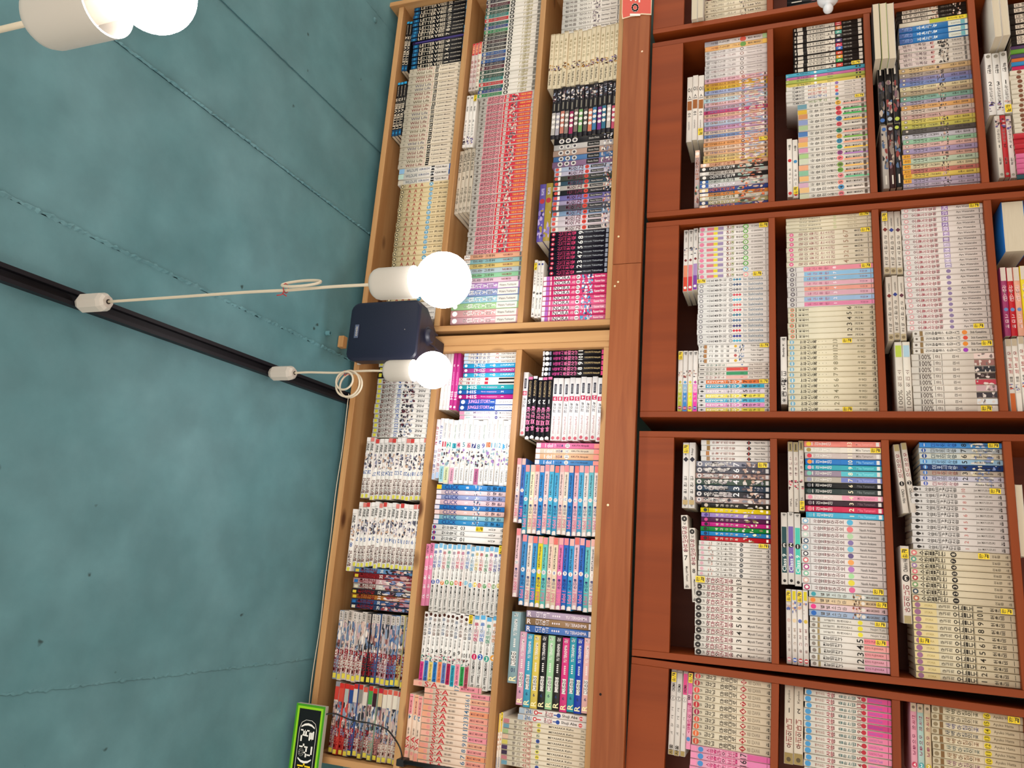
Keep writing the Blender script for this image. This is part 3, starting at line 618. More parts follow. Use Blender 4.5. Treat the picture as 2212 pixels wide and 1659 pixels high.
S('tall14', 'f1f0ee', B(.0, .06, ['d8e4ec', 'cfdce8'], -.4, .4), T(.08, .3, 'Doctor Heart', ['a8b4c8', 'c8a8b0', '8ab0a8'], .36), B(.36, .44, ['c85a6a', '3aa09a', '4ab0c0', 'e0b0bc', 'efeceb', 'e8b0b0', '3a3f7c', 'd8e4e0', 'dad4f0', 'e8a07c', 'cfe6f0', 'e4f0f4', '3a9ad0', 'efeceb'], -.48, .48), N(.40, ['f4f0ee', 'f4f0ee', '2a6a8a', 'c05a78', '3a8a9a', 'c0607a', 'f0f0f4', '4a7a9a', '4a5ab0', 'c0442a', '3a9ac8', '3a9ac8', 'f4f4f6', '3a3f6a'], .9), A(.45, .72, ['f0d8cc', '8aa8b4', '4a3f4a', 'e0d4cc', '9a7ab8', 'd0e0e4'], 9), B(.74, .98, ['9ad0dc', 'd4e0b4', 'e0a8c0', 'f1f0ee', 'f1f0ee', 'f1f0ee', 'f1f0ee', 'b86a94', 'f1f0ee', 'f1f0ee', 'f1f0ee', 'f1f0ee', 'f1f0ee', 'f1f0ee']), T(.76, .94, 'TAKAHASHI', '2a2a30', .44))
S('drama', 'eceaf0', B(.0, .1, 'a8c0e0', -.4, .4), V(.1, .5, '드림스위티', ['3a5ab0', 'b03a6a'], .7), V(.55, .9, '걸즈코믹', ['c04a6a', '4a6ab8'], .7))
S('click', '2f86d0', B(0, .07, ['e8c020', 'eadfe4', 'e0d8ea', 'e8dce2', 'dcd6e2', 'e8ccc8', 'd8d4dc', 'd8ccd8']), T(.12, .32, 'CLICK', '2a3a86', .8), N(.44, 'dce8f4', .6), A(.54, .64, ['cfe0ee', '9cc4e0', '4a5a7a', 'eaf2f6'], 5), V(.7, .94, '이영란', ['1c2c5a'], .62))
S('brush', 'f2f1ef', C(.035, '2a3a8a', .36), B(.03, .04, 'c83038', -.34, .34), V(.14, .36, '첫사랑시', '34343a', .62), T(.40, .46, ['03', '02', '01'], INK, .66), V(.78, .88, '요시카', INK, .4), T(.94, .98, '서울', INK, .6))
S('pinkrev', 'e58ab0', T(.02, .16, 'UNGRY', '3a2430', .56), C(.22, 'f4f0f0', .34), N(.22, K, .5), V(.32, .92, '레볼루션', 'f8ecf2', .72))
S('meii', 'efedea', B(0, .07, '7fb8dc', -.4, .4), V(.1, .36, '最上의明医', ['4a5ab0', '6a8ad0', 'd86a7a', '3aa07a', 'b8a4c0', 'd84a6a', 'd86aa0', '3a7ac8', '5aa8d0', 'd8c060', 'c02a3a', '2a8a5a', 'c85a8a', '3a4a9a', '4a4a9c'], .74), V(.36, .52, '메스의왕', '6a6460', .4), C(.57, ['2a4a9a', '5a6ab0', 'e08a50', '3a9a4a', '7aa83a', 'd8604a', 'd8483a', '5ab0d0', '3a9ad0', 'e0c83a', 'b82a2a', '2a8a3a', 'e0a0a8', '5a8a3a', 'd8b83a'], .44), N(.57, 'f4f2ee', .56), T(.62, .92, 'MIYAMOTO Takanori', '2a2624', .46), T(.94, .98, '학산', INK, .6))
S('meii2', 'efedea', C(.05, '4a2a22', .34), V(.09, .34, '最上의命醫', ['9a8f86', '8a9ab4', 'b0948c'], .74), C(.18, INK, .16), V(.36, .48, '메스의왕', '6a6460', .36), N(.555, '2c2824', .8), A(.60, .71, ['2a2630', 'e8d8cc', 'd88a9a', '5a4a3a', 'f0e8e4', '3a9a86'], 6), B(.71, 1, ['d83c8c', '3f6fb8', 'e2c86a', '2a7ac8', 'f08a5c', '5f7ab8', 'b01c50', '2a9ab4', 'f08aa4', '2a9a4c', 'b04a5c']), T(.74, .92, 'IRIE Kenzo HASHI', '2a2430', .4), T(.94, .98, '학산', '1c1820', .6))
S('meii3', 'efedea', B(0, .06, '5fb0e0', -.4, .4), V(.1, .36, '最上의明医', ['d0306a', '3a7ad0', '3aa07a', 'e0905a'], .74), V(.36, .52, '메스의왕', '6a6460', .4), C(.57, ['c8205c', '2a5ab0', '2a9a8a', 'e8a03a'], .44), N(.57, 'f4f2ee', .56), T(.62, .92, 'HASHIMOTO Takanori', '2a2624', .46), T(.94, .98, '학산', INK, .6))
S('sa', 'eed6c2', B(0, .13, ['efb4a0', 'f0b89c', 'e89c88', 'f0a884', 'eea888', 'efb49c', 'f0ac90']), C(.10, 'e89a92', .32), T(.17, .36, 'S·A', 'd82a38', .95), T(.38, .48, '에스에이', '4a3a34', .36), N(.645, '5a8ab0', .85), B(.69, 1, ['eb94a0', 'eeb090', 'ec9c98', 'ee9c74', 'eba08e', 'eb9c8e', 'ee9c98']), T(.71, .90, 'MAKI MINAMI', 'a8606a', .4), B(.955, .962, '3a2a2a', -.4, .4))
S('fuku', '17171d', B(0, .03, 'e8e4e8'), C(.07, 'f0ece8', .4), B(.11, .14, '8a90a8', -.35, .35), V(.17, .34, '도박묵시', 'd84a9a', .72), V(.35, .57, '투패사왕', 'f07ab0', .92), N(.615, 'f4f2ee', .85), T(.68, .93, 'FUKUMOTO Nobuyuki', 'c0a878', .44), B(.95, 1, 'd0407c'))
S('fuku2', '17171f', B(0, .04, 'd8d4da', -.4, .4), C(.03, 'e4e0dc', .3), V(.12, .52, '투패전설', 'f07ab0', .8), N(.60, 'f4f2ee', .8), T(.68, .93, 'FUKUMOTO', 'b09a74', .44), B(.955, 1, ['d86a9c', 'e8dce4', 'e8dce4', 'd86a9c', 'd86a9c']))
S('whitej', 'eeedf0', C(.04, 'c05a6a', .3), T(.1, .38, 'Wonderful', ['d8a0a8', 'e0b0b4'], .36), V(.44, .6, '제이학', '3a3a5a', .5), B(.63, .70, 'c0305a', -.42, .42), N(.665, 'f4f0f2', .55), B(.74, .90, '24263a', -.22, .22), T(.76, .88, 'MISON KEIAN', 'cfd0da', .34))
S('kiku', 'e878a8', B(0, .07, 'e8d4e0', -.4, .4), T(.14, .3, 'I dol !', 'f6dce6', .7), V(.32, .42, '아이돌', '3a4a96', .5), C(.49, 'f4f0ea', .4), N(.49, '5a4a6a', .5), T(.56, .82, 'KIKUTA Hiroyuki', '2c2c3c', .42), B(.9, 1, 'ea8a80', -.4, .4))
S('idol', 'e9ddd0', B(0, .05, 'd8c8c4', -.4, .4), B(.01, .06, 'e8e0dc', -.3, .2), T(.1, .26, 'Idol !', 'e87a98', .72), V(.28, .42, '아이돌', '2a3a86', .6), C(.50, 'f2ece4', .4), N(.50, ['3a5ab0', 'c84a5a'], .5), T(.56, .86, 'KIKUTA Hiroyuki', '3a3a48', .5), B(.9, 1, ['e88a90', 'e8b0a8', 'e0706a', 'e8a8a8']))
S('dida', 'b8a4b8', T(.02, .08, 'R', 'e8dce0', .7), V(.15, .36, '디어마이', 'ece4ea', .72), T(.4, .52, '....', 'e0d4dc', .3), T(.6, .92, 'YU TERASHIMA', 'e4d8e0', .46), B(.95, .98, 'd8ccd4', -.4, .4))
S('didaflat', 'b8a4b8', T(.03, .10, 'R', 'f0e4b0', .75), N(.18, '2a3a6a', .4), B(.24, .44, 'eae6e2', -.26, .26), V(.25, .43, '디어마이', '2c2a2e', .5), T(.5, .62, '.....', 'e8e4e0', .3), T(.66, .9, 'YU TERASHIMA', 'f0ecea', .42), T(.93, .98, '대원', 'f0ecea', .5))
S('abe', 'ebe4de', B(0, .08, 'a8b8c8'), V(.1, .2, '청춘', '3a7ab8', .8), C(.25, 'c8202c', .36), C(.25, 'ebe4de', .2), B(.28, .34, 'c8202c', -.08, .08), V(.38, .5, '연담', 'e08a94', .8), C(.58, '2a4a9c', .36), B(.51, .56, '2a4a9c', -.08, .08), T(.63, .85, 'Shuji Abe', '2c2624', .6), C(.90, 'd04a50', .34), N(.9, 'f0e8e4', .5))
S('miya', 'e2d6c0', B(0, .07, ['b8747c', '6a98ac', '98b07c', 'd8b49c', 'c8bc5c', '4a3458', '3a2c44'], -.5, .5), V(.12, .24, '백귀', 'a89a90', .6), V(.25, .36, '소녀', 'd04a50', .9), C(.43, ['d8d060', 'e0cc48', 'b8b8a0', '3a52a0', 'a8a890'], .42), N(.43, '3a3a4a', .55), T(.55, .84, 'MIYASAKA Kaho', '4a443c', .4), T(.92, .96, '코믹', '8a8070', .4))
S('yflat', 'efe6d8', B(0, .3, 'e0c04a', -.5, .5), V(.3, .6, '스쿨걸즈', 'e8843c', .7), T(.65, .9, 'comics', '5a78b0', .6))
# --- cherry cases
S('plaincream', 'ded2ba', T(.1, .5, '백년의 소녀', 'b8a890', .5), A(.56, .68, ['5a544c', 'b8a898', '8a8278'], 4), T(.7, .9, 'Lee Vin', '5a5046', .45), B(.02, .05, '6a6050', -.15, .15))
S('maru1', 'e6dcd2', B(0, .22, ['a8a4ac', 'e0a060']), T(.1, .56, '사랑스러운 그녀', ['7a6a64', 'a8684a'], .4), C(.62, ['d85a4a', '6a9a4a'], .5), T(.70, .90, 'MARU MARAD', '4a423c', .36), B(.93, 1, ['a8c08a', 'e0b04a'], -.5, .5))
S('maruw', 'e4dcda', V(.02, .08, '이', '3a3634', .5), T(.1, .5, '사랑스러운 그녀의', ['c8b4b8', 'd8b0b0', 'c4b8b4'], .5), C(.60, ['5a504c', '8a5a4a', '4a4a4a', '6a5a4a'], .34), C(.60, 'e4dcda', .22), T(.68, .92, 'Natsumi Ando', 'b8a8a8', .36))
S('mix1', 'e0b8c0', A(.55, 1, ['e8d4c8', 'a8b4d0', 'e0a890', 'c8a0b4', 'efe0d4'], 8), V(.02, .08, '이', '3a3634', .5), T(.1, .55, '마법소녀 이야기', ['b87a80', 'a8703a', 'a8683a', '7a7aa8', '9a7a6a'], .55), C(.62, ['a83a34', '5a3a34', '9a4a3a'], .36), N(.62, 'f0e4da', .4), T(.72, .9, 'HANA comics', ['8a5a5a', '7a5a4a'], .3), B(.95, .98, '5a4a44', -.3, .3))
S('mix2', 'd0c8c0', B(0, .13, ['e8c0a8', '2a2c30', 'd8d4d0', '3a3a3c', '2a5a9c', '2a5aa8', 'e4c890', 'd8d4c8', 'd8d0b0', '2a3a6a']), C(.06, 'efeae4', .4), V(.14, .52, '모험의서막길', ['c87a5a', 'e8e4e0', '6a5a54', 'e8e4e0', '8a8a90', 'e8e8f0', 'd86a3a', '6a8a8a', '8a8450', 'e8e0e4'], .78), A(.56, .95, ['c8a89a', '7a4a44', '3a4a3c', 'd8c8b8', '9ab0a8', 'd8683a'], 8))
S('ister', 'e9e2da', V(.15, .5, '이스턴', '2a2420', .72), B(.38, .52, '9a5a24', -.4, .4), T(.56, .62, '01', '4a443c', .5), T(.66, .86, 'comic', '9a928a', .3))
S('blackpanel', '2a2422', B(.02, .04, 'b8b0a4', -.3, .3), B(.06, .14, 'd8cfc2', -.42, .42), B(.20, .60, 'dfd6c8', -.42, .42), T(.22, .46, '마호로매틱', '5a544e', .6), A(.49, .58, ['8a7a70', '3a3430', 'c8beb0'], 3), B(.61, .70, ['d04a50', 'd88a4a', '5ab09c', '2f3434', '4a3a6a', 'd03a5a', '2a6ac0', 'd8482a', 'e8a03a', '3aa050', 'd84a40'], -.45, .45), N(.655, 'f0ece6', .6), T(.72, .84, '라이트', 'b0a89e', .34), B(.93, .98, 'c8beb2', -.4, .4))
S('stripe4', '5ab0cc', B(0, .03, 'ffffff', -.5, -.3), T(.14, .32, '아가씨와나', '2a4a5a', .5), C(.38, 'f0f4f4', .34), T(.52, .62, 'kim', '3a5a6a', .4), C(.9, '1c1c1c', .26), C(.94, '1c1c1c', .26))
S('white5', 'ebe4dc', V(.08, .24, '리틀보이', '2a2a2c', .7), V(.28, .52, '프린세스', ['9a86b8', 'e8a868', 'd86a6a', '5a78b8', '7a9a4a'], .75), B(.56, .57, 'c8c0b8', -.4, .4), C(.645, ['8a6ab0', 'e89a4a', 'd85060', '4a7ac0', '4a8a4a'], .4), T(.74, .88, 'miso k', 'a8a098', .4), B(.95, .97, '5a544e', -.3, .3))
S('maru17', 'e3dcd2', B(0, .14, ['6a98a8', 'd8b030', 'c88a5a', '8a9ac8', 'a8c090', '4a7ab8', 'e0a088', 'e0b060', 'd090b0', 'a8cc88', 'c8d0b8', 'e8a880', '8ac0a0', 'e8b878', 'd0a8c0', 'e0b880', 'c8ccb0']), V(.16, .4, '사랑의', '5a524c', .5), T(.4, .56, '여행자', '7a726a', .42), C(.60, ['e8b03a', 'd83a4a', 'd83a4a', '2a7ab0', 'd84a5a', '3a8a6a', 'e8a83a', '3a8ab0', '3aa07a', '9a4a8a', 'e87a80', '7a9a4a', '6aa03a', 'e88a90', 'e89088', '4a8ab8', 'e07a84'], .44), N(.60, '2a2a2a', .5), T(.68, .9, 'MARU MARAD', '3a3430', .42), B(.66, 1, ['e8a89c', '3aa850', '3aa850', 'e8b848', 'e8e0d4', 'e8a090', '7ab84a', 'e8a080', 'f0c03a', 'b07ac0', 'e8a480', 'f0c070', 'e8a478', '6ac090', 'c8c0bc', 'e8dcd4', 'e4dcd2'], -.5, -.14), B(.93, .97, '5a4a40', -.35, .35))
S('girlflat', 'ebe5dd', C(.06, 'c02a30', .34), V(.2, .5, '소녀만화', '9a928a', .4), C(.62, ['c02a30', '3a8ac0'], .34), T(.8, .9, '서울', '5a544c', .4))
S('darkglam', '1c1a1c', A(.3, .9, ['3a3430', '8a3430', '4a6488', '8a7a70', '242228', '7a5a64', '2a2a34', 'b8a898'], 9), B(.06, .2, 'd8d0c4', -.12, .12), C(.94, ['3a6ab0', 'a8b0b8', 'b8c84a'], .34), B(.0, 1, 'c8b8a8', -.5, -.42))
S('tvblack', '2a2420', B(.08, .6, 'd4c8b8', -.4, .4), T(.1, .45, '마호로매틱', '6a5c50', .7), A(.48, .6, ['a87a64', 'e0c8b4', '5a4a44'], 4), T(.64, .8, '라이트', '8a7e74', .4), A(.8, .95, ['c89a84', '3a302c', 'e0d0c0'], 4))
S('blue3', '2f76b8', B(0, .2, '3a5a9c'), V(.04, .2, '언제나', '8aa8d8', .6), V(.26, .56, '푸른하늘', 'dce8f0', .62), B(.72, 1, 'd0d4c8'), T(.76, .9, 'comic', '8a8a82', .4), B(.9, .96, '6aa8b0', -.4, .4))
S('yg', 'ddd4c0', B(.45, 1, 'b8bc3a'), B(.7, .98, 'e8d02a'), T(.72, .95, '주의사항 필독', '4a441c', .4))
S('inkart', 'd9d2c8', B(0, .5, 'd0c0bc'), T(.06, .4, '밤의 기록장', '7a6a68', .6), V(.45, .52, '흑', 'c83a3a', .7), A(.56, .72, ['2a2624', '6a5f58', '1a1816', 'b8a898'], 7), T(.76, .9, 'text', 'a8a098', .4), B(.93, .96, '5a544e', -.4, .4))
S('sama', 'd8c0a8', C(.06, '6a5f58', .3), C(.06, 'd8ccc0', .2), V(.14, .34, '네네네시', '4a403a', .6), T(.35, .5, '그대의', '5a504a', .45), A(.52, .64, ['5a4a44', 'c8a898', '3a3430'], 4), T(.72, .92, '사토시 모리에', '4a423c', .42), B(.96, .965, '4a423c', -.4, .4))
S('samatag', 'd8c0a8', B(0, .11, 'e8a832', -.45, .45), T(.02, .1, '추천', '5a3a1c', .5), V(.14, .34, '네네네시', '4a403a', .6), T(.35, .5, '그대의', '5a504a', .45), A(.52, .64, ['5a4a44', 'c8a898', '3a3430'], 4), T(.72, .92, '사토시 모리에', '4a423c', .42), B(.96, .965, '4a423c', -.4, .4))
S('dots', 'e2d6c2', C(.12, '7a4a34', .4), C(.78, '7a4a34', .4), T(.3, .6, '커피일기', '9a8a78', .4))
S('solid', 'c03848', T(.3, .6, 'comic', 'efe0d8', .4))
S('pastelgreen', 'ece8e4', C(.05, 'e080a0', .38), B(.12, .28, 'd87a8a', -.28, .28), B(.22, .28, 'e0d040', -.28, .28), B(.28, .36, '9a8ab0', -.3, .3), V(.40, .47, '연', 'b85a4a', .7), V(.47, .52, '애', 'a8b04a', .6), T(.54, .64, '동급생', '6a5a50', .34), C(.68, ['6ab04a', '5aa03c', '8ab84a', '7aa85a', '4a9a4a', '6a8a6a', '5ab03c', '4aa034', '8ac0e0', 'f0a0a0'], .46), C(.68, 'eef4e8', .28), N(.68, '5a8a3a', .36), T(.76, .92, 'IO SAKISAKA', '7a7068', .34), B(.96, .965, INK, -.4, .4))
S('sakisaka', 'eae7e4', C(.05, '8a8a90', .38), C(.05, 'e0dede', .2), V(.12, .42, '스트롭엣지', '4a464c', .5), C(.47, '6a6a72', .34), C(.47, 'eae7e4', .24), N(.47, '4a464c', .36), DI(.52, ['4a9ac0', '5a6a8a', '8a8a90', 'd04a5a', '5ab0d0', 'd86a6a', 'd0405a', '4a8a9a', '5a7a9a', '3a3a7a', 'c8283c', '2a3a9a', '4ab0d0'], .3), DI(.56, ['3a6a8a', '3a4a6a', '6a6a70', 'd04a5a', '5ab0d0', 'd86a6a', 'd0405a', '3a6a9a', '5a7a9a', '3a3a7a', 'c8283c', '2a3a9a', '4ab0d0'], .3), DI(.60, ['4a9ac0', '5a6a8a', '8a8a90', 'd04a5a', '5ab0d0', 'd86a6a', 'd0405a', '4a8a9a', '5a7a9a', '3a3a7a', 'c8283c', '2a3a9a', '4ab0d0'], .3), T(.65, .92, 'Io Sakisaka', '8aa0b4', .55), B(.97, .975, INK, -.4, .4))
S('whitefig', 'eae7e3', V(.02, .08, '코', '4a4644', .6), B(.08, .12, 'a8784a', -.4, .4), V(.14, .46, '고양이씨', '6a6664', .5), C(.53, ['d8b03a', '8a8a90', 'b85a5a', 'd0a83a'], .3), A(.56, .66, ['2a2a34', '8a9ab8', 'e8dcd4', '4a6a9a'], 5), T(.74, .92, 'Yuko Inagaki', '5a5650', .46))
S('takao', 'e4ddd6', B(.02, .08, '2a2624', -.1, .1), V(.1, .5, '어떤날의두사람', ['8ab0a8', 'a8a09a', '8a9a7a', 'c88a8a'], .6), B(.40, .7, ['e4ddd6', 'd8504a', '3a9a6a', 'e0b0a8'], -.4, .4), N(.62, ['4a7ab8', 'd8c040', '3a6a4a', 'd85a5a'], .6), T(.72, .9, 'Jing TAKAO', '6a5a54', .42), T(.94, .98, '서울', INK, .5))
S('bold7', 'e8e4e2', C(.05, '1c1c1c', .2), C(.03, '1c1c1c', .1), C(.07, '1c1c1c', .1), B(.11, .93, ['e0702a', '2a9ac0', 'd4c8d8', 'e8dc50', '4ab4d8', 'd48ac0', 'd8c840'], -.42, .42), T(.13, .4, 'KEYOMRT', 'f0ece8', .5), V(.41, .62, '왕자님', 'f6f4f0', .72), N(.665, '1c1820', .8), V(.71, .88, '타카시', '3a3430', .5), T(.94, .985, '서울', INK, .6))
S('gradflat', 'e6e2de', C(.06, '4ab0a0', .34), V(.12, .38, '나의소녀', 'f0d8d0', .4), B(.22, .42, ['e08a6a', 'dc7a88', 'a88ac0'], -.5, .5), B(.0, .23, ['d8442a', 'c82a4a', '7a3aa0'], -.5, .5), C(.06, 'f0eeea', .3), DI(.5, '7a2a34', .34), A(.58, .72, ['2a3a6a', 'd8c8c0', '2a2a30'], 4), T(.8, .88, 'miu', 'b0a8a4', .3), T(.93, .98, '서울', INK, .55))
S('gradflat2', 'e6e2de', B(.3, .45, ['ccd080', '8ab4d8', 'e8e488', 'e890c8'], -.5, .5), B(0, .31, ['b0b838', '3a86cc', 'e8e02a', 'e03aa4'], -.5, .5), C(.06, ['a82a5a', 'c0285a', 'c0285a', '3a4ab0'], .38), B(.055, .065, 'f0eeea', -.3, .3), V(.14, .42, '나의소년', 'f4f0e0', .4), DI(.48, ['b8b040', '4a9ad0', 'd8d040', 'b83a9a'], .34), A(.54, .68, ['8a3a3a', '4a4a50', 'd8c0b0'], 4), T(.93, .98, '서울', INK, .55))
S('cream4', 'e2d8be', T(.08, .5, '미소년 연쇄추리극', '5a5444', .4), C(.58, 'c8c8a0', .4), T(.7, .86, 'Yoo Se', 'c0b490', .34), B(.955, .96, '4a4434', -.3, .3))
S('heart7', 'e6ddc8', C(.06, 'd8588a', .38), C(.06, 'e8b8c8', .18), V(.14, .58, '맘이들리는소리', 'c8908a', .6), N(.70, 'c09a80', .85), V(.80, .9, '용지은', '5a5048', .42), B(.955, .96, INK, -.4, .4))
S('jewel8', 'e2dcd8', C(.06, '6a6468', .4), C(.06, 'c8c4c8', .2), B(.10, .11, '8a8488', -.4, .4), B(.20, 1, ['e08a9c', '8ab8dc', '8ab8dc', 'dca8b8', 'eaa090', 'd8a8b8', '9ab8dc', 'd880a4']), V(.23, .5, '두근우린', 'c86a8a', .5), N(.56, 'f0e8f0', .55), V(.84, .93, '서미남', 'a86a80', .34), B(.97, .975, '7a4a5a', -.4, .4))
S('seed6', 'e3dbc2', C(.05, 'd8604a', .34), C(.05, '8ab08a', .2), B(.09, .10, '4a4434', -.4, .4), V(.12, .24, '씨씨오', '4a4434', .5), N(.71, '4a4434', .8), V(.77, .87, '김서윤', '6a6450', .4), T(.94, .98, '서울', '4a4434', .6))
S('night13', 'e4dbc0', C(.05, '7ab0cc', .4), B(.045, .055, 'f0ece0', -.3, .3), V(.14, .46, '눈부시도록...', '5a564a', .72), N(.545, 'a8a080', .75), V(.79, .88, '곽상민', 'a09878', .4), T(.945, .985, '서울', '4a4434', .65))
S('bwflat', 'e8e5e0', T(.03, .08, '*', INK, .6), V(.1, .5, '매드시티', '2a2626', .7), A(.2, .36, ['1c1a1c', 'd8d4d0', '4a4648'], 5), T(.7, .9, 'Buddy K', '4a4644', .4), T(.94, .98, '서울', INK, .5))
S('ayu', 'e4dbd6', C(.06, 'd88a94', .36), C(.06, 'e4dbd6', .24), V(.13, .44, '오늘도사랑해', 'b84a5a', .66), B(.50, .58, ['9a78b0', '8a68a4', '9a80b0', '8a70a8', '9a80b0', 'a890bc', '9078a8', 'b8a8c8', 'a898c0', 'b0a0c0', 'b8acc8', 'a89cbc'], -.5, .5), N(.54, 'ece4f0', .7), T(.68, .9, 'Ayu Watanabe', '5a524e', .46), B(.955, .962, INK, -.4, .4))
S('ayu2', 'e4dbd6', C(.06, 'd88a94', .36), C(.06, 'e4dbd6', .24), V(.13, .44, '오늘도사랑해', 'b84a5a', .66), C(.54, '8a78a0', .34), T(.68, .9, 'Ayu Watanabe', '5a524e', .46), B(.955, .962, INK, -.4, .4))
S('shibi4', 'e2dad0', C(.04, '6a6258', .2), B(.09, .13, '8a7048', -.5, .5), T(.16, .4, '러브콤플렉스', '4a4440', .5), V(.42, .6, '순정소녀', '3a3430', .5), C(.66, ['e0883a', 'd84a3a', 'e0882a', '9a3ab0'], .38), T(.73, .93, 'Shibi Kawashima', '3a3430', .44), B(.97, .975, INK, -.4, .4))
S('hundred', 'dcd3c8', B(.09, .095, INK, -.45, .45), T(.1, .24, '100%', '5a4a44', .8), B(.27, .275, INK, -.3, .45), T(.29, .35, '의', 'a08a80', .5), B(.37, .375, INK, -.45, .45), V(.5, .58, '미소', '4a423e', .42), B(.76, 1, ['e0c8c0', '9a6a64', '2a2a30', '3a2a28', 'b8384a', 'c0a0a4', '3a343a', 'd8dce0', 'd0c4b8'], -.48, .48), A(.76, .98, ['d8ccc4', '7a6a68', 'e0d0c8'], 3))
S('ringflat', 'd9d0c4', B(0, .1, 'b0a080'), C(.05, '7a6a50', .3), V(.12, .62, '코믹스펜타곤', '5a544c', .5), DI(.70, ['7a2a24', '2a3a8a', '5a2a3a', '3a6a5a', 'b85a2a', 'b86a2a'], .4), T(.76, .9, 'comic', '8a8278', .34))
S('thousand', 'e6e0d4', T(.05, .3, '100%', '9a9084', .6), V(.34, .6, '의미소', 'b89a90', .5), B(.78, .95, ['b8cc4a', 'a8c8d8'], -.4, .4))
S('rbook', 'c03a44', B(0, .2, 'd8ccc0'), V(.26, .5, '사랑스런', 'f0d8d8', .66), C(.62, '6a8ac0', .34), V(.68, .9, '그대에', 'f0d8d8', .5))
S('agi', 'e6dfd6', B(0, .1, 'b8a890'), V(.16, .5, '아기토끼', 'c04a4a', .62), V(.52, .6, '해외', '4a443e', .5), A(.62, .72, ['3a4a6a', 'c8583a', '6a7ab0'], 4), B(.75, 1, ['c8642c', 'e6dfd6', 'e6dfd6', 'e6dfd6']))
S('diamond4', 'e6e2de', B(.08, .13, ['a88a50', '8a6a3a', 'b07a4a', '9a7a5a'], -.5, .5), V(.16, .5, '하늘고교의사랑', 'a85a4a', .5), DI(.70, '24222e', .44), B(.695, .705, 'c84a3a', -.3, .3), T(.78, .93, 'Nayuri Baka', '3a3634', .4), B(.97, .975, INK, -.4, .4))
S('noir7', '4a4a56', C(.05, 'd8d4d4', .4), C(.05, '6a6a74', .2), A(.1, .5, ['d8d4d0', '3a3840', 'a8a0a4'], 9), V(.12, .44, '묘한이야기', 'e8e4e0', .6), N(.55, 'e8e8ec', .95), A(.62, .92, ['c8a898', '3a3f52', '8a8a94', '5a5058', 'd8d0cc'], 8), B(.94, .98, 'c8c4c4', -.35, .35))
S('glossy8', 'd8c020', C(.07, ['c8b8a8', '2a3a2a', '4a3a8a', 'd04a8a', '1c1c24', '1c2c1c', '1a2a5a', '3a1a1a'], .4), B(.11, .12, '2a2a2a', -.4, .4), V(.2, .56, '백귀야행록', 'e8e0d0', .5), A(.6, .9, ['f0e8c0', 'd8d0c8', '8a8050'], 3), B(.94, .97, 'e8e0d8', -.3, .3))
S('ghost7', 'e8e4de', C(.05, 'd8a8b4', .34), A(.13, .21, ['c89a90', '7a5a50', 'e8d8d0'], 4), V(.24, .54, '낯선환생자', 'c8c0b8', .6), C(.60, '3a3a40', .36), N(.60, 'e8e4de', .4), T(.72, .88, 'NATSUNA HAZUKI', '8a847c', .34), T(.94, .98, '서울', INK, .6))
S('devil', 'e6dfd6', C(.05, '2c2826', .42), B(.04, .06, 'e6dfd6', -.06, .06), T(.10, .13, '코믹', INK, .5), V(.15, .51, '악마와러브송', 'b04a5c', .78), N(.585, '3a3432', .7), T(.70, .90, 'Miyoshi Tomori', '5a524c', .46), T(.945, .985, '서울', INK, .66))
S('diaflat', 'e2deda', T(.02, .06, '서울', INK, .4), V(.1, .5, '학원연인', '6a6662', .5), DI(.74, '1c1a2c', .42), T(.8, .92, 'Nay', '5a5652', .4), B(.05, .12, 'b8a070', -.4, .4))
S('mika13', 'e8897c', C(.06, ['e8c83a', 'a89050', 'd83a4a', 'e8903a', 'e89ab0', '7ac0b0', '9a98b0', '5a5a60', '4a5a5a', 'e08aa0', '7a6a74', 'e8788a', '5ab0cc'], .38), B(.10, .11, 'e8e4e0', -.3, .3), V(.14, .36, '리프토리', 'f0ece8', .5), B(.48, 1, ['e8897c', 'e8e2d8', 'c8bcb8', '2a7ac8', '3aa8b8', '5ac0d0', '7a86c8', '1c1c20', '3a4444', 'e89ab4', '3a2430', 'd03458', '4ab0d4'], -.5, .5), N(.6, 'f4e8c8', .7), T(.68, .9, 'Mika Yamamori', ['e8a098', 'b8b0a8', 'a89c98', '8ac0e8', '7ad0dc', '8adce4', 'a0a8e0', '6a6a70', '7a8484', 'd88aa8', '7a5a68', 'e87a94', '8ad0ec'], .44), B(.94, .98, 'e8e4e0', -.35, .35))
S('dot11', 'e8e2e0', C(.05, ['8ab8d8', 'd88a98', 'c8dcd0', '3a5a7a', '7ab0c8', '3a3a4a', 'd86a70', 'b04a8a', '7ac0a0', 'd8b0a8', 'b83a6a'], .42), C(.05, 'f0eeec', .24), B(.10, .11, 'a8a4a4', -.4, .4), V(.14, .52, '사랑을받아줘요', 'b88a8c', .6), C(.595, ['5ab8e0', 'e87a80', 'b8d8b0', '8a78b0', '7ac8e0', '6a5a8a', 'f0a860', 'b87ac0', 'a8dca0', 'e8d84a', 'e06a9a'], .44), T(.71, .90, 'Naoshi Arakawa', '7a7472', .4), B(.96, .966, INK, -.4, .4))
S('sakura4', 'dcd6cc', C(.06, ['3a9aa8', 'e8883a', 'e83a8a', '2a6ac0'], .4), V(.14, .5, '별빛소나타', '8a8078', .5), A(.56, .68, ['c8a070', '5a4438', 'e8d4bc', 'a8584a'], 6), C(.70, 'e8e2da', .3), T(.74, .90, 'MIKA SAKURANO', '6a5a50', .4), T(.93, .97, '서울', INK, .6))
S('yuki3', 'e8e3da', C(.05, '8a8078', .3), B(.10, .13, 'a08a5c', -.5, .5), T(.16, .56, '비밀의 화원에서', 'a8a098', .4), C(.65, 'e8dc3a', .42), T(.78, .96, 'Nojiri Yuki', '8a847c', .48), B(.98, .985, INK, -.4, .4))
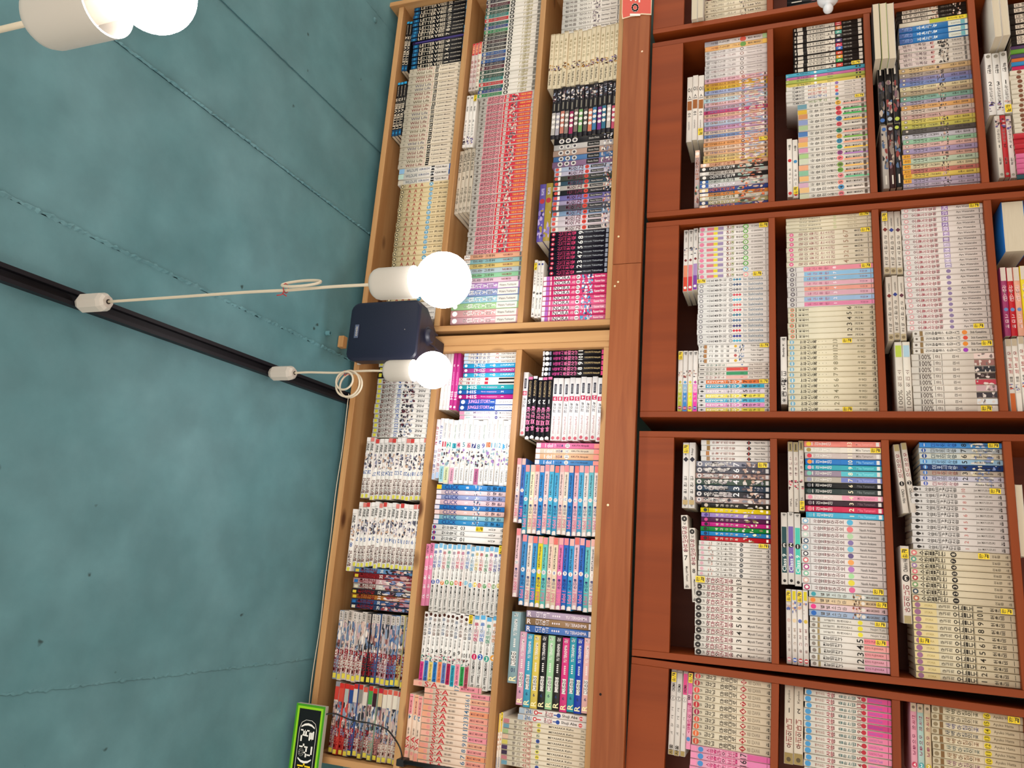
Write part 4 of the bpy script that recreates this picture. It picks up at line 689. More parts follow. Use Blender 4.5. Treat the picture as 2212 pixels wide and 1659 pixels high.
S('kiyo5', 'e6e0d8', C(.05, '8a8078', .3), B(.10, .13, '9a8a60', -.5, .5), V(.17, .42, '흰토끼친구', '3a3430', .6), N(.64, '2a2422', .95), B(.69, 1, ['e8848c', 'eaa09c', 'e89ca0', 'e0a0b0', 'dca0bc']), T(.70, .93, 'KIYO FUJIWARA', '7a3a40', .4), B(.96, .966, '5a2a34', -.4, .4))
S('tea3', 'd8d0c6', B(0, .14, '9a8a60'), V(.2, .5, '소녀화원', 'b8868a', .5), A(.55, .7, ['4a1c24', 'c8586a', 'd8c8c0'], 4), T(.78, .95, 'Yuki', '8a8078', .4), B(.03, .12, '3a342c', -.1, .1))
S('class9', 'e2ded8', C(.05, INK, .24), B(.16, .80, ['1f4a50', '7a62b0', '4ac8b4'], -.38, .38), T(.18, .42, 'Class 9', 'e8f0ee', .6), C(.54, '1a1a1c', .42), N(.54, 'f0eeea', .6), T(.95, .985, '서울', INK, .5))
S('kanadaflat', 'e6e0da', C(.06, ['d88a94', '3a6ac8', 'c0303c', 'c0303c'], .4), B(.05, .07, 'e6e0da', -.3, .3), V(.14, .5, '하나오토', ['d8b8b8', 'c8a888', 'a8585a', 'a8585a'], .5), C(.58, ['d8c0b8', 'e8d0a8', '5a6ab0', 'd8b848'], .36), A(.66, .84, ['5a6aa8', 'd8a88a', 'c8b0a8'], 4), B(.86, .98, 'd8c81c', -.3, .3))
S('namba8', 'd8dce0', B(0, .5, ['3a8ad8', 'b8c4cc', 'c8ccc4', '8ab8dc', '1c3468', 'a89a90', 'c4c4d8', 'e0d8d8']), C(.06, ['2a7ad0', '3a5aa0', '2a4a8a', '4a86c8', '4a86c8', '4a7ac0', '3a5aa8', '5a6ab8'], .4), B(.055, .065, 'f0eeea', -.3, .3), V(.14, .46, '미로의사랑', ['2a5ab8', '8a8a84', '3a5a6a', '6a86a8', 'c8d4e8', 'b8685a', '7a6a8a', 'b8687a'], .7), N(.545, '2a2a30', .85), A(.6, .95, ['e8e0cc', 'dfd8d0', '7a8ab8', 'e0d4b0', 'd0ccc8'], 4), T(.66, .88, 'Atsuko Namba', '3a3632', .42), T(.93, .97, '서울', '3a2a28', .6))
S('jun10', 'dcd6d2', C(.06, '2a2624', .28), C(.08, '2a2624', .16), T(.1, .12, '*', '2a2624', .5), V(.16, .5, '사랑은비가갠뒤처럼', '5a5450', .66), N(.57, 'd88a84', .55), T(.68, .86, 'Jun MAYUZUKI', '8a827a', .42), T(.92, .96, '서울', '3a3430', .6))
S('brush8', 'd9cdb2', C(.04, ['d87a7a', '5aa08a', '9a7aa8', 'd8707c', 'a83a44', '7a9a6a', '3a4a5a', 'b86a50'], .42), C(.04, 'e8dccc', .2), V(.09, .36, '수화를걷는', '3a3428', .85), C(.44, '2a2622', .42), N(.44, 'e4d8c0', .5), V(.82, .90, '이한림', '8a7e68', .4), T(.95, .98, '서울', '8a7e68', .4))
S('heo11', 'd6caae', B(0, .24, 'dcca94'), C(.05, '9a6a8c', .42), T(.12, .2, 'STORIA', 'b8a05c', .3), V(.26, .38, '마귀의', '4a4236', .44), V(.40, .60, '오늘도', '2c261e', .84), B(.60, .605, '8a7e64', -.45, .45), N(.665, '3a3226', .75), V(.76, .90, '허윤비', '3a3226', .52), B(.955, .96, '4a4236', -.35, .35))
S('chiri', 'dcd4ca', B(0, .1, 'a8986c', -.4, .4), V(.14, .5, '아이의나이', 'b03a4a', .64), C(.58, '1c1818', .42), N(.58, 'e8e0d8', .55), T(.66, .86, 'Chihiro Hiro', '2a2624', .5))
S('izawa', 'ddd0b8', C(.05, ['c84a50', 'b03a44', 'd8504a', 'd8584a', 'b8303a', 'a02a4c', 'd8584a', 'd8603a', 'd8683a', 'c8503a'], .42), B(.045, .055, 'ddd0b8', -.3, .3), T(.09, .12, '코믹', '4a4030', .5), V(.16, .29, '집사님', '4a4030', .64), V(.35, .57, '마음대로', '4a4030', .72), DI(.65, 'a83a3c', .46), N(.65, 'eee0cc', .5), T(.71, .87, 'REI IZAWA', 'b0a088', .5), T(.945, .985, '서울', '3a3226', .66))
S('pink17', 'e8a8c0', B(0, .08, 'e890b4', -.4, .4), C(.13, '4a8ac8', .42), V(.2, .6, '쇼콜라의비밀', 'e04a8a', .78), N(.67, '3a2430', .95), B(.72, 1, ['d8609c', 'e080b0', 'e080b0', 'e080b0'], -.5, .5), B(.96, .966, '7a2a4a', -.4, .4))
S('ameno', 'dcd6d0', B(0, .06, 'a08a54', -.4, .4), T(.01, .12, '서울', '3a3020', .6), V(.2, .58, '노민교교', '8a847c', .4), C(.66, '5a5450', .42), C(.66, 'e2dcd6', .36), N(.66, '4a4440', .5), T(.74, .84, 'OKEMA', '2a2422', .52), B(.97, .975, INK, -.4, .4))
S('amenopink', 'dcd6d0', B(.72, .97, 'd84a84', -.5, .5), B(0, .06, 'a08a54', -.4, .4), V(.2, .58, '노민교교', 'b8a8a4', .4), C(.66, '5a5450', .42), C(.66, 'e2dcd6', .36), N(.66, '4a4440', .5), T(.74, .84, 'OKEMA', '3a1424', .52))
S('cherry13', 'ded6ca', C(.05, '4a94c8', .46), V(.13, .24, '백과사전', 'c88a80', .44), V(.26, .36, '사랑', 'c03050', .84), V(.40, .60, '을하는법', '5a8a8a', .56), N(.64, 'a04a50', .7), C(.69, 'b82a3a', .38), B(.73, 1, ['d84a8c', 'd8488c', 'dc4c90', 'd84a8c', 'c03a78', 'd84a8c', 'e880a4', 'e87ea4', 'e884a8', 'e88aa8', 'e890ac', 'e890ac', 'e890ac']), T(.75, .9, 'KANOKO Fusaki', ['9a6ac8', '9a6ac8', '9a6ac8', '9a6ac8', '8a4ab0', '9a6ac8', 'a87aa8', 'a87aa8', 'b04a80'], .4), B(.96, .966, '7a1c44', -.4, .4))
S('uniform', 'd8ccba', B(0, .14, '9a8450'), C(.06, '5a4c34', .24), V(.2, .58, '우리의마녀', 'a84a44', .6), N(.68, '4a4238', .5), T(.78, .94, 'Kyoko', '8a7e70', .34))
S('ayuko10', 'd2c3a6', C(.04, '8a7a5c', .3), B(.085, .125, '7a5a34', -.5, .5), V(.15, .52, '새벽아침의꽃', ['8a8468', 'a89a80', '8a86a8', '8a8a8c', 'b08a6a', 'a8b0a0', 'b8906c', 'b88a90', 'b09a7c'], .66), B(.56, .563, 'a8987c', -.45, .45), C(.61, 'd8c02a', .46), N(.61, '5a4a14', .6), T(.68, .9, 'Ayuko Hatta', '8a7a60', .5), B(.955, .96, '7a5a44', -.4, .4))
S('kinflat', 'e09aac', B(0, .12, 'b8a48c'), C(.06, '6a5a48', .24), V(.16, .38, '천국의', 'a83a5c', .5), V(.42, .72, '아이들과', 'a8446c', .5), C(.84, ['c83a5a', '3aa0a8', 'c8b02a'], .4), N(.84, 'f0e4e4', .5))
S('foreedge', 'd8d0c4')

BOUNDS = {'R': (.7430, 2.0010), 'L': (-.5590, .6550), 'A': (1.7175, 2.3025), 'B': (1.0755, 1.6485), 'C': (.4635, 1.0245), 'D': (-.1745, .3885), 'E': (-.7825, -.2125)}
# all lettering is shaped once, before the books are made
for _b, _els in SERIES.values():
    for e in _els:
        if e[0] == 't':
            for q in (e[3] if isinstance(e[3], (list, tuple)) else [e[3]]): glyph(q)
        elif e[0] == 'v':
            for q in e[3]:
                if q != ' ': glyph(q)
for q in [str(i) for i in range(45)] + list('완결cosic()화으저') + ['cosic']: glyph(q)
HEAD = {'R1': 1.325, 'R2': 1.048, 'R3': .766, 'L1': 1.325, 'L2': 1.035, 'L3': .761}
for cn in 'ABCDE':
    for ri in range(4): HEAD[f'{cn}{ri + 1}'] = .298 if ri == 0 else CH_SHELF[ri - 1] - .0175

import itertools
def rng_(a, b): return list(range(a, b - 1, -1)) if a >= b else list(range(a, b + 1))

# ---- upper pine case, left column
stand('R1', 'letter', 9, 5, 83, 893, 'black comic with white capitals', [20, 19, 18, 17, 16, 10, 9, 8, 7])
stand('R1', 'purple', 1, 83, 90, 892, 'thin dark purple comic among black ones')
stand('R1', 'letter', 6, 90, 142, 891, 'black comic below the purple one', [6, 5, 4, 3, 2, 1])
flat('R1', 'letter', 2, 875, 892, 46, 151, 'L', 'black comic lying above the black row', vols=[14, 13])
stand('R1', 'wild', 24, 142, 357, 873, 'cream comic with cursive title', rng_(23, 1) + [1])
flat('R1', 'letter', 3, 851, 875, 178, 292, 'L', 'black comic lying above the cursive-titled row', vols=[15, 12, 11])
stand('R1', 'wild2', 3, 357, 392, 862, 'white comic with coloured foot band', [3, 2, 1])
stand('R1', 'aaa', 24, 392, 650, 852, 'cream comic with three red letters', rng_(24, 1))
stand('R1', 'plainwhite', 4, 650, 690, 860, 'white comic half hidden behind the speaker')
# middle column
stand('R2', 'ball', 27, -12, 205, 1043, 'comic with black number ball', rng_(27, 1), stick=None)
flat('R2', 'redflat', 3, 1016, 1041, 92, 194, 'R', 'red-white comic lying on the row', cols=['d8ccc8', 'd2c4c0', 'e6e0d0'])
stand('R2', 'scarlet', 36, 205, 546, 1023, 'red comic with black title', rng_(36, 1))
flat('R2', 'whiteflat', 3, 1004, 1030, 206, 317, 'R', 'white comic lying on the red row', stick={2: .06})
flat('R2', 'daio', 4, 981, 1020, 325, 460, 'R', 'grey comic lying on the red row')
stand('R2', 'pastel2', 6, 546, 608, 1002, 'pastel comic beside the red row', cols=['e4ab8c', '8fbcc0', 'e0c77e', 'b4c8d0', '92cfa4', 'e6c8dc'])
stand('R2', 'pastel', 6, 608, 697, 976, 'wide pastel comic near the glowing bulb', [6, 5, 4, 3, 2, 1], ['b48ac8', '8a9ccc', 'a0cfe0', 'a8d49c', 'e8b0b4', 'e6b8c4'], w=.14)
# right column
stand('R3', 'pale', 8, -14, 66, 1215, 'pale comic with small figure', rng_(9, 2))
flat('R3', 'creamflat', 15, 1187, 1334, 63, 182, 'R', 'cream comic in the tall pile', 'shelf', rng_(15, 1))
flat('R3', 'darkflat', 14, 1192, 1332, 183, 293, 'R', 'dark comic with coloured half in pile', 'shelf', rng_(14, 1))
stand('R3', 'circles', 5, 294, 356, 1196, 'dark comic with three discs', [5, 4, 3, 2, 1], ['1f1e22', 'c4c0be', 'b89a8c', '4f7ab0', '8a6a8c'])
stand('R3', 'spirit', 13, 356, 496, 1194, 'comic with purple brushed title', rng_(13, 1), ['b8c4dc', 'c8c4d8', '4a4f48', '3f5a6a', 'c4beb8', '26282c', '7a74b0', 'b4a8c8', '5a5a64', '8aa4c4', 'd8ccd4', 'e0d4dc', 'e2dcdc'])
stand('R3', 'numline', 9, 496, 592, 1186, 'black comic with magenta title', [9, 8, 6, 5, 7, 4, 3, 2, 1])
stand('R3', 'nora', 9, 592, 692, 1172, 'pink comic with dark capitals', rng_(9, 1), ['d83c78', 'dc4480', 'd83c78', 'd23872', 'e0508a', 'e86a9c', 'ea8ab0', 'd83c78', 'e878a8'])
flat('R3', 'violetflat', 2, 1162, 1185, 398, 522, 'R', 'violet or gold comic lying down', cols=['5f52a8', 'a8923c'])
flat('R3', 'whitelogo', 3, 1150, 1177, 562, 685, 'R', 'white comic lying above the pink row', vols=[3, 2, 1], stick={0: .12})

# ---- lower pine case, left column
stand('L1', 'dogma', 4, 780, 830, 818, 'comic behind the small lamp cup', [43, 42, 41, 40], ['e9e7e2', '2a2a30', '2a2a30', 'e6e2de'])
stand('L1', 'dogma', 11, 830, 945, 809, 'white comic with blue number', rng_(40, 30))
flat('L1', 'dogma2', 14, 785, 914, 947, 1080, 'L', 'white comic in the first pile', 'shelf', rng_(29, 16))
flat('L1', 'dogma2', 15, 767, 898, 1086, 1228, 'L', 'white comic in the second pile', 'shelf', rng_(7, 1) + rng_(15, 9)[:7] + [9])
flat('L1', 'dogma2', 1, 755, 765, 1100, 1236, 'L', 'single white comic on top of second pile', vols=[8])
stand('L1', 'gun', 8, 1231, 1322, 761, 'dark comic with crimson title', rng_(36, 29), ['5a86b0', '7a2028', 'c8a0a4', 'c9c4bc', '2a2a34', 'a86a30', '34507c', '2a3a5a'])
flat('L1', 'gunflat', 15, 724, 870, 1323, 1477, 'L', 'crimson-titled comic in the third pile', 'shelf', rng_(28, 14), ['8fa0b4', 'd8cfc6', 'd4cac0', 'dcd4cc', 'c8bcb4', 'd8d0c8', '2c2a30', '2a2a30', '3a5a8a', 'b8b0b4', 'c4b8bc', '4a6a9c', '5a86b4', 'c8bc7a', 'b8b0b4'])
flat('L1', 'gunred', 14, 715, 850, 1481, 1640, 'L', 'crimson-titled comic in the bottom pile', 'shelf', rng_(13, 0), ['b0a8a4', 'c8463c', 'c44840', 'a8acac', '34508a', 'd0c4bc', '8a847e', 'cfc6bc', '8aa490', '8a5a5c', 'd8cdc0', 'd8cdc0', 'dcd4c6', 'd4cabc'])
# middle column
stand('L2', 'kanji', 3, 757, 786, 1003, 'white comic with blue title', [3, 2, 1])
stand('L2', 'hims', 3, 786, 815, 1001, 'blue or magenta comic with white title', [3, 2, 1], ['2aa0d8', 'b84a9c', '3ab0dc'])
stand('L2', 'xx', 2, 815, 832, 991, 'white comic with red cross')
stand('L2', 'maghis', 3, 832, 862, 989, 'bright comic with white capitals', [3, 2, 1], ['2aa8b8', '2a6ac0', 'c02a8a'])
stand('L2', 'jungle', 2, 862, 887, 993, 'blue and white comic', [1, 2])
stand('L2', 'momo', 2, 887, 906, 992, 'white comic with pink head', [2, 1])
flat('L2', 'maghis', 5, 952, 988, 758, 886, 'L', 'comic lying beside the glowing bulb', vols=[1, 2, 3, 3, 4], cols=['f0eeee', 'f0eef0', 'efedf0', 'c83c94', 'c83c94'])
flat('L2', 'tall14', 14, 953, 1100, 906, 1048, 'R', 'white comic with coloured number block', 'shelf', rng_(1, 14))
flat('L2', 'drama', 2, 936, 953, 904, 1034, 'L', 'blue-lettered comic lying on the numbered pile')
stand('L2', 'click', 8, 1048, 1136, 940, 'blue or pink comic with dark capitals', rng_(8, 1), ['2f86d0', 'ead4dc', '9aa8d8', 'eac8d4', '2a7ac8', 'ecc8c4', '8ac0d0', '3a90cc'])
stand('L2', 'brush', 3, 1136, 1173, 932, 'white comic with tiny logo', [3, 2, 1], stick={0: .66})
flat('L2', 'meii', 15, 932, 1076, 1176, 1326, 'R', 'white comic with number disc', 'shelf', [5, 6, 7, 8, 9, 10, 11, 12, 13, 14, 15, 17, 16, 18, 19], stick={14: .05})
flat('L2', 'pinkrev', 2, 915, 932, 1174, 1310, 'R', 'pink comic lying on the disc-numbered pile', vols=[2, 1])
flat('L2', 'meii2', 11, 909, 1018, 1323, 1480, 'R', 'white comic with bright foot block', None, rng_(1, 11), stick={10: .05})
flat('L2', 'meii3', 4, 1018, 1067, 1330, 1492, 'R', 'white comic at the pile bottom', 'shelf', [1, 2, 3, 4])
stand('L2', 'sa', 1, 1483, 1497, 893, 'raised peach comic with red initials', [17], lift=.034)
stand('L2', 'sa', 13, 1497, 1672, 908, 'peach comic with red initials', [1] + rng_(16, 5))
flat('L2', 'sa', 3, 878, 911, 1500, 1645, 'L', 'peach comic lying on the peach row', vols=[4, 3, 2])
# right column
stand('L3', 'fuku', 5, 752, 813, 1172, 'black comic with pink title', [11, 10, 9, 8, 6])
flat('L3', 'whitej', 9, 1191, 1296, 815, 952, 'L', 'white comic with red number block', 'shelf', rng_(9, 1))
flat('L3', 'fuku2', 5, 1137, 1191, 814, 950, 'L', 'black comic with pink title in pile', vols=[5, 4, 3, 2, 1])
flat('L3', 'whitej', 1, 1125, 1137, 803, 940, 'L', 'single white comic on the black pile', vols=[10])
stand('L3', 'kiku', 4, 956, 1005, 1157, 'pink or blue comic with disc number', [33, 32, 31, 30], ['e678a8', 'e4d4c0', 'e8b894', '4a8ac8'])
I1 = ['4aa8cc', 'e8dcbc', 'e4c4c4', '2a86cc', 'e8c8cc', '4ab0d8', '4aa4d0', 'e8c8c4', 'e8dccc', '2a7ac4', 'e8b8c4', '4aa8d4', 'e4d8d4', '6ab8c8', 'e8d4d0']
flat('L3', 'idol', 15, 1131, 1290, 1005, 1157, 'L', 'comic in upper striped pile', 'shelf', rng_(29, 15), I1)
flat('L3', 'idol', 2, 1113, 1131, 990, 1130, 'L', 'comic on top of upper striped pile', vols=[31, 30], cols=['e6cccc', '3a6ab8'])
I2 = ['3a8ac8', 'e8d8cc', '3a90cc', 'e4d02a', '6ac4c0', 'e8c8b8', 'e8d4b8', 'e078b0', '2a6ac4', '3a9ad0', 'e8c0cc', '2a6ac8', '6ac4c4', 'e8dcd8']
flat('L3', 'idol', 14, 1124, 1287, 1161, 1317, 'L', 'bright comic in lower striped pile', 'shelf', rng_(14, 1), I2)
flat('L3', 'idol', 1, 1111, 1124, 1140, 1290, 'L', 'single pink comic on lower striped pile', vols=[15], cols=['e8c4cc'])
stand('L3', 'dida', 3, 1324, 1372, 1136, 'wide comic with white lettering', [3, 2, 1], ['b09cb4', '9a7a5a', '4a72b8'], w=.14)
flat('L3', 'didaflat', 10, 1118, 1272, 1373, 1535, 'L', 'thick plain-coloured comic in the pile', 'shelf', [9] * 10, ['d8a0b8', '3f9fc0', 'dcc45a', '1c1c1e', 'a0d0a0', '2a2624', 'd83c80', '2a98ac', '1f3fae', 'e8b4b0'], w=.14)
flat('L3', 'didaflat', 1, 1101, 1117, 1319, 1474, 'L', 'grey-blue thick comic on top of the pile', vols=[10], cols=['8aa8b0'], w=.14)
stand('L3', 'abe', 2, 1539, 1567, 1119, 'white comic with red and blue signs', [2, 1])
stand('L3', 'miya', 9, 1567, 1672, 1083, 'cream comic with yellow number disc', rng_(9, 1))
flat('L3', 'yflat', 2, 1068, 1087, 1540, 1680, 'R', 'yellow-white comic lying on the row', stick={1: .06})

# ---- topmost cherry case
stand('A1', 'plaincream', 5, -10, 50, 1523, 'cream comic at the photo edge', [5, 4, 3, 2, 1])
flat('A1', 'foreedge', 2, 1494, 1524, -60, 44, 'L', 'comic with page edges facing out', w=.12, flip=True, Yoff=-.03)
stand('A2', 'darkglam', 4, -30, 10, 1700, 'dark comic at the photo edge')
# ---- second cherry case, left column
stand('B1', 'maru1', 2, 77, 103, 1523, 'comic with coloured ball and foot', [2, 1], ['e2d8d4', 'ecc080'])
stand('B1', 'maruw', 6, 103, 163, 1523, 'pale comic with thin title', rng_(8, 3))
MX = ['e4b4c0', 'dca84a', 'e0b83c', 'a8b0d0', 'e0c8b0', 'c4dce4', 'e0b8c0', 'c0b4c8', 'c84a78', 'e0b49c', 'e0a8b4', 'b8c4d8', 'd0a0c8', 'e4ccb8', '7a9ad0', 'e4bca4', 'e8a46a', 'e4c8b0', 'e4b48c', 'dcc490', 'e8c878']
stand('B1', 'mix1', 21, 163, 346, 1521, 'pastel comic in the mixed row', rng_(24, 4), MX, stick={16: .93})
stand('B1', 'mix2', 11, 346, 449, 1512, 'comic with white disc and blocky title', rng_(11, 1), ['e0b090', '3a3430', 'c8c0b8', '2c2a2c', 'c8ccc4', 'c4bcc0', '3a4a8a', 'd8843c', 'd4ccbc', 'b8ac7a', '4a4a7c'])
flat('B1', 'ister', 3, 1483, 1521, 163, 303, 'R', 'white comic lying on the pastel row', stick={2: .88})
flat('B1', 'mix2', 1, 1500, 1512, 325, 449, 'R', 'greyish comic lying on the disc row', cols=['b8a8a8'])
# second column
stand('B2', 'blackpanel', 11, 48, 147, 1714, 'black comic with cream title panel', [11, 10, 9, 8, 8, 7, 6, 5, 4, 3, 1], stick={10: .88})
stand('B2', 'stripe4', 4, 147, 177, 1698, 'slim plain-coloured comic', [4, 3, 2, 1], ['5ab4d0', 'd87ab0', 'b4c060', 'e8d470'])
stand('B2', 'white5', 5, 177, 217, 1698, 'white comic with coloured title and ball', [5, 4, 3, 2, 1], stick={4: .92})
stand('B2', 'maru17', 17, 217, 426, 1725, 'comic with number ball and coloured foot', rng_(19, 3))
flat('B2', 'girlflat', 2, 1700, 1725, 300, 427, 'L', 'white comic lying on the ball-numbered row', stick={1: .12})
# third column
stand('B3', 'tvblack', 3, 6, 36, 1936, 'dark comic with cream panel', [3, 2, 1])
stand('B3', 'yg', 1, 36, 46, 1941, 'yellow-green comic above the blue ones')
stand('B3', 'blue3', 3, 46, 82, 1941, 'blue comic with pale foot', [3, 2, 1])
stand('B3', 'inkart', 5, 82, 135, 1942, 'pale comic with ink drawing', [5, 4, 3, 2, 1])
SM = ['d8b888', 'a8988c', '8a86b0', '7a8cc0', 'd8c8a0', 'b8a488', '8ab4a4', 'aca0b4', 'd8a468', 'd0bcae', 'd0a8a0', 'd4c464', 'c4bc60', '5a5450', 'c0bcc4', '9cc4a4', 'd4aca4', 'a494b4']
stand('B3', 'sama', 18, 135, 325, 1946, 'pastel comic with round logo', rng_(25, 8), SM)
stand('B3', 'samatag', 6, 325, 390, 1950, 'pastel comic with orange tag', rng_(7, 2), ['d4a898', 'b8c8b0', 'd8c8a4', 'c4766c', 'dcc060', 'b0a0b8'])
stand('B3', 'sama', 2, 390, 408, 1952, 'lilac comic beside the shelf side', [1, 0], ['b8a8b8', 'b8b0b4'])
flat('B3', 'darkglam', 3, 1896, 1941, 134, 266, 'R', 'dark glossy comic lying on the row')
flat('B3', 'darkglam', 3, 1905, 1949, 268, 405, 'L', 'glossy comic in the second lying pile', cols=['b8b0a8', '3a1c1c', '1c1c20'])
flat('B3', 'foreedge', 3, 1886, 1934, 5, 126, 'R', 'comic with page edges facing out', None, flip=True, Yoff=-.05, cols=['2a2a2c', 'a8b46a', 'c8c4c0'])
# rightmost column
stand('B4', 'tvblack', 8, 0, 92, 2180, 'dark comic at the photo edge')
stand('B4', 'solid', 6, 92, 145, 2184, 'bright slim comic', None, ['5a4060', '6aa03c', '5a4a70', 'd8703a', '3a8ac0', 'c8285a'])
stand('B4', 'dots', 13, 145, 284, 2186, 'cream comic with brown disc', rng_(13, 1))
stand('B4', 'solid', 9, 284, 383, 2193, 'red or pink comic with small title', None, ['c0303a', 'c0303a', 'bc2c38', 'b82c38', 'd86a94', 'd86a94', 'd46690', 'd0648c', '3a5a60'])
flat('B4', 'whiteflat', 3, 2131, 2179, 112, 247, 'R', 'white comic lying on the row', vols=[2, 3, 1], stick={2: .93})
flat('B4', 'whiteflat', 3, 2152, 2191, 248, 383, 'L', 'comic in the second lying pile', cols=['ddd4c8', 'b82a30', 'd8c8c4'])
flat('B4', 'foreedge', 2, 2143, 2178, -40, 78, 'R', 'comic with page edges facing out', None, flip=True, Yoff=-.05)

# ---- third cherry case, left column
stand('C1', 'pastelgreen', 10, 484, 599, 1509, 'white comic with green ball', rng_(12, 3), stick={0: .93, 9: .84})
stand('C1', 'sakisaka', 13, 599, 742, 1507, 'white comic with three diamonds', rng_(13, 1), stick={0: .05})
stand('C1', 'whitefig', 4, 742, 784, 1509, 'white comic with small figure', [4, 3, 2, 1], stick={0: .93})
stand('C1', 'takao', 4, 784, 819, 1509, 'white comic with coloured patch', [4, 3, 2, 1])
stand('C1', 'bold7', 7, 819, 891, 1508, 'comic with bright band and bold number', rng_(7, 1), stick={0: .92})
flat('C1', 'gradflat', 3, 1476, 1508, 497, 630, 'L', 'white comic with red or violet half', vols=[3, 2, 1])
flat('C1', 'gradflat2', 4, 1464, 1508, 758, 890, 'L', 'white comic with bright lower half', vols=[4, 3, 2, 1], stick={0: .92})
# second column
stand('C2', 'cream4', 4, 456, 496, 1698, 'cream comic with long thin title', [4, 3, 2, 1], stick={0: .92})
stand('C2', 'heart7', 7, 496, 572, 1699, 'cream comic with pink logo', [7, 6, 5, 1, 2, 3, 4], stick={0: .93})
stand('C2', 'jewel8', 8, 572, 661, 1701, 'pink or blue comic with white head', rng_(8, 1), stick={0: .92})
stand('C2', 'seed6', 6, 661, 731, 1702, 'cream comic with red logo', rng_(6, 1))
stand('C2', 'night13', 13, 731, 890, 1702, 'cream comic with blue logo', [13, 12, 11, 10, 8, 9, 7, 6, 5, 4, 3, 2, 1], stick={0: .68, 12: .66})
flat('C2', 'bwflat', 1, 1686, 1702, 728, 874, 'L', 'white comic with black lettering lying down')
# third column
stand('C3', 'ayu', 12, 443, 580, 1949, 'white comic with purple number band', rng_(24, 13), stick={0: .9})
stand('C3', 'ayu2', 11, 580, 712, 1956, 'white comic with faint purple disc', rng_(11, 1), stick={10: .85})
stand('C3', 'shibi4', 4, 712, 763, 1973, 'white comic with tan band', [4, 3, 2, 1], stick={2: .92})
stand('C3', 'hundred', 9, 763, 890, 1971, 'greyish comic with percent title', rng_(9, 1), stick={8: .86})
flat('C3', 'ringflat', 3, 1906, 1948, 456, 592, 'L', 'grey-white comic in the upper lying pile', vols=[6, 5, 4], stick={0: .9})
flat('C3', 'ringflat', 3, 1915, 1958, 596, 735, 'L', 'grey-white comic in the lower lying pile', vols=[3, 2, 1])
flat('C3', 'thousand', 2, 1935, 1970, 738, 889, 'L', 'pale comic with percent title lying down')
# rightmost column
flat('C4', 'rbook', 4, 2164, 2222, 575, 724, 'R', 'bright comic in the upper lying pile', None, [4, 3, 2, 1], ['a03a6a', 'c0202c', 'e8a890', 'e8d020'], stick={3: .9})
flat('C4', 'agi', 4, 2177, 2232, 727, 887, 'R', 'white comic with red title lying down', None, [4, 3, 2, 1])
flat('C4', 'foreedge', 1, 2166, 2216, 432, 542, 'R', 'thick bluish comic showing page edges', None, cols=['2a74c8'], flip=True, w=.13)

# ---- fourth cherry case, left column
stand('D1', 'diamond4', 4, 951, 997, 1514, 'white comic with dark diamond', [4, 3, 2, 1])
stand('D1', 'noir7', 7, 997, 1088, 1503, 'grey comic with crowded drawing', rng_(7, 1), ['8a8c9c', '5a5a64', 'a88a84', '4a5a50', '3a4a5c', '3a3a40', 'b8a09c'], stick={0: .9})
stand('D1', 'glossy8', 8, 1088, 1171, 1514, 'glossy single-coloured comic', rng_(8, 1), ['2a2826', 'e0c81c', 'a088c8', '5a2a50', 'c82a88', '1f8a3c', '2a86c8', 'b81c28'])
stand('D1', 'ghost7', 7, 1171, 1249, 1509, 'white comic with dark number disc', rng_(7, 1), stick={0: .9})
stand('D1', 'devil', 11, 1249, 1425, 1501, 'white comic with crimson title', [13, 12, 11, 10, 9, 6, 5, 4, 3, 1, 2], stick={0: .07})
flat('D1', 'diaflat', 2, 1474, 1502, 955, 1097, 'L', 'white comic lying above grey ones', vols=[6, 5], stick={0: .9})
flat('D1', 'devil', 1, 1474, 1489, 1112, 1272, 'R', 'tilted crimson-titled comic, outer one', None, [7], tilt_deg=-3.5)
flat('D1', 'devil', 1, 1491.5, 1505, 1140, 1300, 'R', 'tilted crimson-titled comic, inner one', None, [8], tilt_deg=-3.5)
# second column
stand('D2', 'mika13', 13, 953, 1120, 1739, 'comic in the rainbow row', rng_(13, 1), ['e8897c', 'e2dcd0', 'c8bab6', '2a78c4', '3aa4b4', '9a8a9c', 'b8b0a4', '1a1a1c', '34403e', 'e0ccc8', '3c2430', 'cc3054', '4aacd0'], stick={1: .93})
stand('D2', 'dot11', 11, 1120, 1279, 1732, 'white comic with coloured ball', rng_(11, 1), stick={10: .9})
stand('D2', 'sakura4', 4, 1279, 1334, 1747, 'comic with tiny portrait', [4, 3, 2, 1], ['c8d0cc', 'e4cba8', 'e4c8cc', 'a8bcd8'], stick={1: .93})
stand('D2', 'yuki3', 3, 1334, 1372, 1749, 'white comic with yellow ball', [3, 2, 1], stick={0: .9})
stand('D2', 'kiyo5', 5, 1372, 1444, 1750, 'white comic with pink foot', [5, 4, 3, 2, 1], stick={0: .9})
flat('D2', 'tea3', 3, 1702, 1738, 953, 1105, 'R', 'cream comic lying on the rainbow row', stick={2: .93})
flat('D2', 'class9', 3, 1687, 1731, 1108, 1265, 'L', 'white comic with rounded coloured bar', vols=[3, 2, 1])
flat('D2', 'kanadaflat', 4, 1698, 1747, 1274, 1438, 'L', 'pale comic lying on the lower rows', vols=[4, 3, 2, 1], stick={0: .9, 2: .9})
